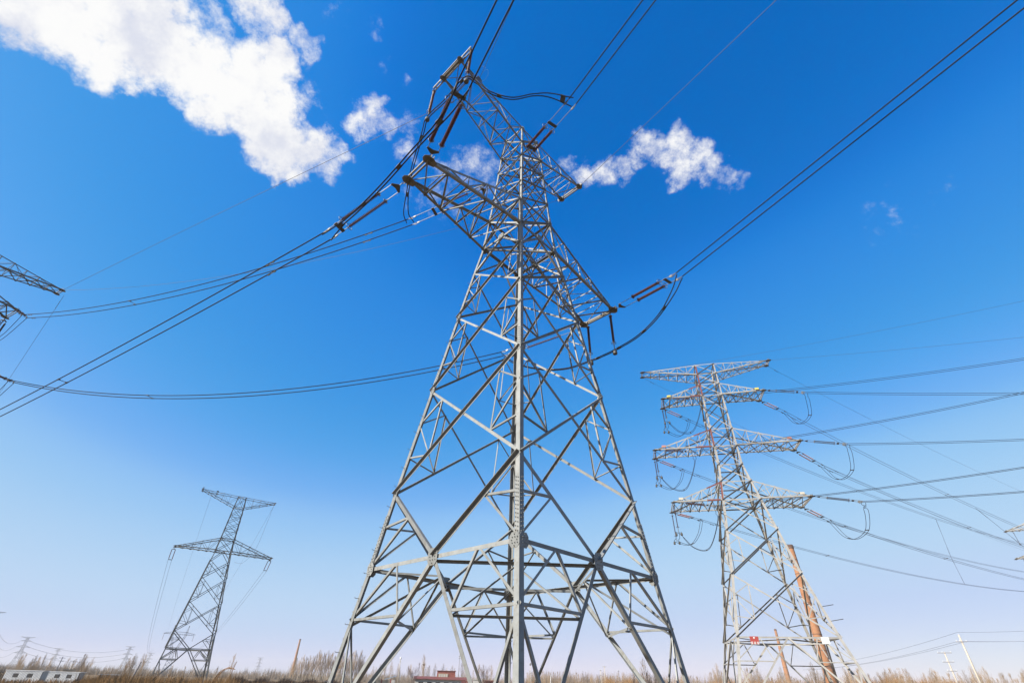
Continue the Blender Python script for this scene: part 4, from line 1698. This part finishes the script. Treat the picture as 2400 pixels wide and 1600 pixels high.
o = empty('flat_roof_hut', polar(-37.66, 225), R(37.66))
mb = MB()
mb.box((0, 1.5, 1.25), 2.3, 2.8, 2.5)
mb.build('wall', M['tanwall'], o)
mb = MB()
mb.box((0, 1.5, 2.68), 3.0, 3.6, .3)
mb.build('roof', M['tanwall'], o)
mb = MB()
mb.box((-.3, .09, 1.5), .7, .06, .8)
mb.build('window', M['dark'], o)
tag(o, 'small tan hut with a flat roof behind the striped sheds', 'hut')
o = empty('long_house', polar(-34.9, 270), R(34.9))
mb = MB()
mb.box((0, 2, .7), 6.4, 4, 1.4)
mb.build('wall', M['tanwall'], o)
mb = MB()
mb.box((0, 2, 1.52), 6.9, 4.5, .22)
mb.build('roof', M['white_paint'], o)
tag(o, 'low building with a white flat roof among the reeds', 'house')

# red brick building
o = empty('brick_building', polar(-6.45, 170), R(6.45))
mb = MB()
mb.box((0, 3, 2.45), 5.3, 6, 4.9)
mb.build('wall', M['brick'], o)
mb = MB()
mb.box((0, 3, 4.98), 5.6, 6.3, .16)
mb.build('roof', M['roofdark'], o)
mb = MB()
mb.box((-.85, -.06, 3.75), 2.9, .12, 1.15)
wf = mb.build('window', M['tanwall'], o)
for k in range(4):
    mb = MB()
    mb.box((-1.85 + k * .67, -.13, 3.75), .42, .03, .85)
    mb.build('pane', M['concrete'], wf)
mb = MB()
mb.box((-1.5, -1.2, 1.45), 14.5, 2.6, 2.9)
mb.build('wing', M['concrete'], o)
mb = MB()
mb.add([(-9.2, -2.9, 2.85), (6.2, -2.9, 2.85), (6.2, .1, 3.45), (-9.2, .1, 3.45), (-9.2, -2.9, 2.97), (6.2, -2.9, 2.97), (6.2, .1, 3.57), (-9.2, .1, 3.57)], [(0, 1, 2, 3), (4, 5, 6, 7), (0, 1, 5, 4), (1, 2, 6, 5), (2, 3, 7, 6), (3, 0, 4, 7)])
mb.build('roof', M['roofdark'], o)
for x in (-7, -4.6, -2.2, .2, 2.6, 4.6):
    mb = MB()
    mb.box((x, -2.53, 1.7), 1.3, .05, 1.1)
    mb.build('window', M['dark'], o)
tag(o, 'red brick building with a raised block and long low tiled wing', 'building')
o = empty('brick_outbuilding', polar(-2.0, 175), R(2.0))
mb = MB()
mb.box((0, 2, 1.4), 4.4, 4, 2.8)
mb.build('wall', M['brick'], o)
mb = MB()
mb.box((0, 2, 2.92), 5.0, 4.6, .22)
mb.build('roof', M['roofdark'], o)
tag(o, 'low red roofed outbuilding right of the brick building', 'building')
o = empty('gate_pillar', polar(-3.35, 150), R(3.35))
mb = MB()
mb.box((0, 0, 1.5), 2.2, .8, 3.0)
mb.build('wall', M['concrete'], o)
mb = MB()
mb.box((0, 0, 3.06), 2.4, 1.0, .12)
mb.build('cap', M['concrete'], o)
tag(o, 'grey concrete pillar block between the brick building and outbuilding', 'pillar')
o = empty('dark_gate', polar(-4.35, 150), R(4.35))
mb = MB()
for k in range(12):
    mb.box((-1.35 + k * .245, 0, 1.45), .2, .05, 2.7)
mb.build('panel', M['roofdark'], o)
mb = MB()
mb.box((0, .05, 2.6), 3.0, .06, .12)
mb.box((0, .05, .5), 3.0, .06, .12)
mb.build('rail', M['roofdark'], o)
tag(o, 'dark red slatted gate beside the grey pillar block', 'gate')
o = empty('blue_roof_house', polar(-11.8, 205), R(11.8))
mb = MB()
mb.box((0, 2, 1.2), 3.2, 4, 2.4)
mb.build('wall', M['concrete'], o)
mb = MB()
mb.add([(-1.9, -.3, 2.45), (1.9, -.3, 3.5), (1.9, 4.3, 3.5), (-1.9, 4.3, 2.45), (-1.9, -.3, 2.6), (1.9, -.3, 3.65), (1.9, 4.3, 3.65), (-1.9, 4.3, 2.6)], [(0, 1, 2, 3), (4, 5, 6, 7), (0, 1, 5, 4), (1, 2, 6, 5), (2, 3, 7, 6), (3, 0, 4, 7)])
mb.build('roof', M['blueroof'], o)
tag(o, 'small house with a tilted pale blue roof left of the brick building', 'house')
o = empty('tan_wall', polar(-12.6, 160), R(12.6))
mb = MB()
mb.box((0, 0, 1.2), 5.0, .25, 2.4)
mb.build('panel', M['tanwall'], o)
mb = MB()
for x in (-2.4, 0, 2.4):
    mb.box((x, 0, 1.3), .34, .34, 2.6)
mb.build('post', M['brick'], o)
tag(o, 'low tan garden wall left of the blue roofed house', 'wall')
o = empty('long_wall', polar(6.0, 185), R(-6.0))
mb = MB()
mb.box((0, 0, .62), 34, .3, 1.25)
mb.build('panel', M['tanwall'], o)
mb = MB()
mb.box((0, 0, 1.3), 34.2, .42, .1)
mb.build('coping', M['concrete'], o)
tag(o, 'long low pale wall below the short poplars right of centre', 'wall')


def pole(az, d, h, label, arms, m='polewood', r=.13, tilt=0.0, group='utility poles along the horizon', top=None):
    o = empty('utility_pole', polar(az, d), R(-az))
    o.rotation_euler = (0, tilt, R(-az))
    mb = MB()
    mb.tube([(0, 0, 0), (0, 0, h)], r * 1.25, 8, r * .8)
    mb.build('post', M[m], o, True)
    for z, w in arms:
        mb = MB()
        mb.box((0, -.1, h - z), w, .09, .11)
        ca = mb.build('crossarm', M['polegrey'], o)
        mb = MB()
        for x in (-w * .45, -w * .15, w * .45):
            mb.lathe(V((x, -.1, h - z + .05)), Z, [(0, .03), (.05, .06), (.12, .07), (.2, .04)], 6)
        mb.build('pin_insulator', M['white_paint'], ca)
    if top:
        mb = MB()
        mb.lathe((0, 0, h), Z, [(0, .25), (.1, .4), (.5, .4), (.9, .15)], 8)
        mb.build('finial', M[top], o)
    tag(o, label, 'utility pole', group)
    return o


pole(39.0, 133, 11.9, 'tall pale concrete pole with one crossarm near the right edge', [(1.15, 1.6)], 'polewood', .17)
pole(37.6, 150, 10.0, 'pale pole with three crossarms left of the tallest right pole', [(.15, 2.4), (1.75, 1.9), (3.3, 1.6)], 'polewood', .14)
pole(-38.41, 262, 6.5, 'dark leaning pole with two crossarms above the striped sheds', [(.4, 1.8), (1.3, 1.4)], 'polegrey', .14, .0)
pole(-37.6, 235, 5.3, 'tan pole rising from the flat roofed hut', [(.25, 2.0)], 'polewood', .15)
pole(-11.07, 255, 9.8, 'pale pole with a white top left of the nest tree', [(.9, .7)], 'polewood', .14, 0, top='white_paint')
pole(-12.4, 250, 6.8, 'dark thin pole with two crossarms above the blue roofed house', [(.3, 1.5), (1.1, 1.3)], 'polegrey', .12)
pole(-5.24, 215, 11.1, 'grey pole with a small crossarm right of the brick building block', [(.9, .8), (1.5, .8)], 'polegrey', .09)
pole(1.91, 240, 8.6, 'thin pale pole with a round top just right of the near leg', [(2.6, .5)], 'polewood', .10, 0, top='polegrey')
pole(9.25, 225, 8.6, 'brighter tan pole with crossarm in the middle right gap', [(.2, 1.5)], 'polewood', .14)
pole(8.85, 215, 7.2, 'shorter tan pole beside the brighter tan pole', [(.2, .8), (1.6, .8)], 'polewood', .12)
pole(3.9, 230, 5.2, 'short white post in front of the short poplars', [(.1, .5)], 'white_paint', .10)
pole(10.6, 235, 7.6, 'dark thin pole in the orange scrub gap', [(.3, 1.0)], 'polegrey', .10)
pole(-33.35, 150, 4.6, 'dark leaning timber post left of the two-arm tower leg', [], 'polegrey', .16, .16)

Gw = 'low distribution wires at right'
for i, (dx, dz) in enumerate(((0, .35), (-.7, -1.1), (.7, -1.1))):
    p = polar(39.0, 133, 11.9 + dz) + V((math.cos(R(-39)), math.sin(R(-39)), 0)) * dx
    for end, lab in ((polar(27.0, 190, 8.2 + dz * .5), 'leftward'), (polar(52.0, 120, 11.9 + dz), 'rightward')):
        pts = span(p, end, .9 if lab == 'leftward' else .5, 20)
        mb = MB()
        mb.tube([q - p for q in pts], .022, 4)
        o = mb.build('distribution_wire', M['cable_far'])
        o.location = p
        tag(o, '%s low wire number %s from the tall right pole crossarm' % (lab, ('on the pole top', 'on the left insulator', 'on the right insulator')[i]) if False else 'low wire running %s from %s of the tall right pole' % (lab, ('the tip', 'the left crossarm end', 'the right crossarm end')[i]), 'wire', Gw)
Gx = 'far transmission lines at left'
for k, (za, a0) in enumerate(((33, 6.2), (26.2, 8.3), (19.5, 7.3))):
    p0 = polar(-41.1, 985, za * .95) + azd(49) * a0
    p1 = polar(-34.25, 1120, za * .93) + azd(56) * -a0
    mb = MB()
    pts = span(p0, p1, 7, 24)
    mb.tube([q - p0 for q in pts], .16, 4)
    o = mb.build('distant_conductor', M['steel_distant'])
    o.location = p0
    tag(o, 'faint line sagging between the far left towers at %s arm level' % ('top', 'middle', 'bottom')[k], 'power line', Gx)
    p2 = polar(-44.2, 620, za + 4) + azd(46) * a0
    mb = MB()
    pts = span(p2, p0 + azd(49) * (-2 * a0), 9, 24)
    mb.tube([q - p2 for q in pts], .11, 4)
    o = mb.build('distant_conductor', M['steel_distant'])
    o.location = p2
    tag(o, 'faint line descending from the left edge to the far tower %s arm' % ('top', 'middle', 'bottom')[k], 'power line', Gx)
o = copy_tree(rt)
o.location = polar(-43.96, 592)
o.rotation_euler = (0, 0, R(44 + 12))
tag(o, 'far lattice tower almost wholly outside the left edge with one arm tip showing', 'pylon')
recolour(o, M['steel_distant'])

# cup shaped tower behind the two-arm tower
CUP = empty('cup_tower', polar(-31.05, 470), R(31.05))
mb = MB()


def lat(mb, a, b, w0, w1, n, m_w):
    """square lattice mast between two points"""
    a, b = V(a), V(b)
    ring = []
    for i in range(n + 1):
        p = lerp(a, b, i / n)
        w = w0 + (w1 - w0) * i / n
        ring.append([p + V((s[0] * w, s[1] * w, 0)) for s in CORNERS])
    for i in range(n):
        for k in range(4):
            k2 = (k + 1) % 4
            mb.tube([ring[i][k], ring[i + 1][k]], m_w, 4)
            mb.tube([ring[i][k], ring[i + 1][k2]], m_w * .6, 3)
            mb.tube([ring[i][k2], ring[i + 1][k]], m_w * .6, 3)
        for k in range(4):
            mb.tube([ring[i][k], ring[i][(k + 1) % 4]], m_w * .6, 3)


lat(mb, (0, 0, 0), (0, 0, 14), 3.0, .9, 6, .14)
mb.build('body', M['steel_distant'], CUP)
for sx in (-1, 1):
    mb = MB()
    lat(mb, (sx * .7, 0, 14), (sx * 4.3, 0, 25), .7, .6, 6, .11)
    lat(mb, (sx * 4.3, 0, 25), (sx * 4.6, 0, 31), .6, .1, 3, .10)
    mb.build('horn', M['steel_distant'], CUP)
mb = MB()
for z0, z1 in ((25, 26.6),):
    for y in (-.5, .5):
        mb.tube([(-9.9, y, 25.6), (-4.5, y, 26.8), (4.5, y, 26.8), (9.9, y, 25.6)], .12, 4)
        mb.tube([(-9.9, y, 25.5), (9.9, y, 25.0)], .12, 4)
    for i in range(14):
        x = -9.3 + i * 1.4
        mb.tube([(x, -.5, 25.2), (x + .7, -.5, 26.4), (x + 1.4, -.5, 25.2)], .07, 3)
mb.build('beam', M['steel_distant'], CUP)
for x in (-9.5, 0, 9.5):
    mb = MB()
    mb.lathe((x, 0, 25), V((0, 0, -1)), shed_profile(0, 3.6, .4, .1, .18, .14), 6)
    mb.build('insulator', M['rubber_dark'], CUP)
tag(CUP, 'distant cup shaped lattice tower seen through the two-arm tower', 'pylon')

# tower at the right edge: only its left arm tips reach into view
t1, t2 = polar(45.05, 150, 31.5), polar(44.75, 150, 26.1)
EXA = azd(122)
EC = V((t1.x, t1.y, 0)) + EXA * 7.0
edge = empty('transmission_tower', EC, R(90 - 122))
te = Tower(edge, [(0, 4.4), (22, 1.6), (38, .8)], M['steel_old'], [(0, .2)], .9, 1)
te.legs([0, 8, 15, 22, 30, 38])
for z0, z1 in ((.2, 8), (8, 15), (15, 22), (22, 26), (26, 30), (30, 34), (34, 38)):
    te.panel(z0, z1, 'x', .12)
te.finish_faces()
l2 = (EC - V((t2.x, t2.y, 0))).dot(EXA)
for sx in (-1, 1):
    te.arm(sx, 31.5, 33.5, 7.0, .5, 31.5, .13, 5, .07)
    te.arm(sx, 26.1, 28.1, l2, .5, 26.1, .13, 5, .07)
tag(edge, 'lattice tower outside the right edge with two arm tips poking into view', 'pylon')
for z, p, lab in ((31.5, t1, 'small insulator string below the upper arm tip at the right edge'), (26.1, t2, 'small insulator string below the lower arm tip at the right edge')):
    hanging(p + EXA * 1.1 - Z * .1, 2.4, lab, 'insulators at the right edge', 'rubber_grey', False)

# signs on the right tower
for x, w, h, z, m_, lab in ((-2.95, .74, .62, 6.42, 'sign_red', 'red warning sign with white marks on the right tower'), (3.0, .64, .54, 6.46, 'white_paint', 'blank white sign on the right side of the right tower')):
    o = empty('sign', rw(x + .4, -4.58, z), RA)
    mb = MB()
    mb.box((0, 0, 0), w, .02, h)
    mb.build('plate', M[m_], o)
    if m_ == 'sign_red':
        mb = MB()
        for k in range(3):
            cx = -.26 + k * .26
            for (dx, dz, sx, sz) in ((0, .05, .16, .03), (0, -.05, .16, .03), (-.05, 0, .03, .2), (.05, 0, .03, .2), (0, -.1, .18, .025)):
                mb.box((cx + dx, -.017, -.2 + dz), sx, .012, sz)
        mb.box((0, -.017, .2), .12, .012, .12)
        mb.build('lettering', M['white_paint'], o)
    tag(o, lab, 'sign')
# rods poking from the right leg of the right tower
for z, lab in ((9.2, 'upper thin rod sticking out of the right tower leg'), (8.0, 'lower thin rod sticking out of the right tower leg')):
    w = 6.1 - z * .252
    p = rw(w + .55 * (1 - z / 24), -w, z)
    o = empty('rod', p)
    mb = MB()
    mb.tube([V((0, 0, 0)), RXA * 1.15 + Z * .18], .03, 5)
    mb.build('bar', M['fitting_dark'], o)
    tag(o, lab, 'rod', 'rods on the right tower leg')

# ------------------------------------------------------------------ air
HAZE = 0.00022
if HAZE > 0:
    mb = MB()
    mb.box((0, 0, 22), 3960, 3960, 48)
    hz = mb.build('haze', M['dark'])
    hm = bpy.data.materials.new('haze_air')
    hm.use_nodes = True
    ht = hm.node_tree
    for n_ in list(ht.nodes):
        ht.nodes.remove(n_)
    ou = ht.nodes.new('ShaderNodeOutputMaterial')
    pv = ht.nodes.new('ShaderNodeVolumePrincipled')
    pv.inputs['Color'].default_value = (.97, .89, .76, 1)
    pv.inputs['Density'].default_value = HAZE
    pv.inputs['Anisotropy'].default_value = 0.0
    ht.links.new(pv.outputs[0], ou.inputs['Volume'])
    hz.data.materials[0] = hm
    tag(hz, kind='stuff')
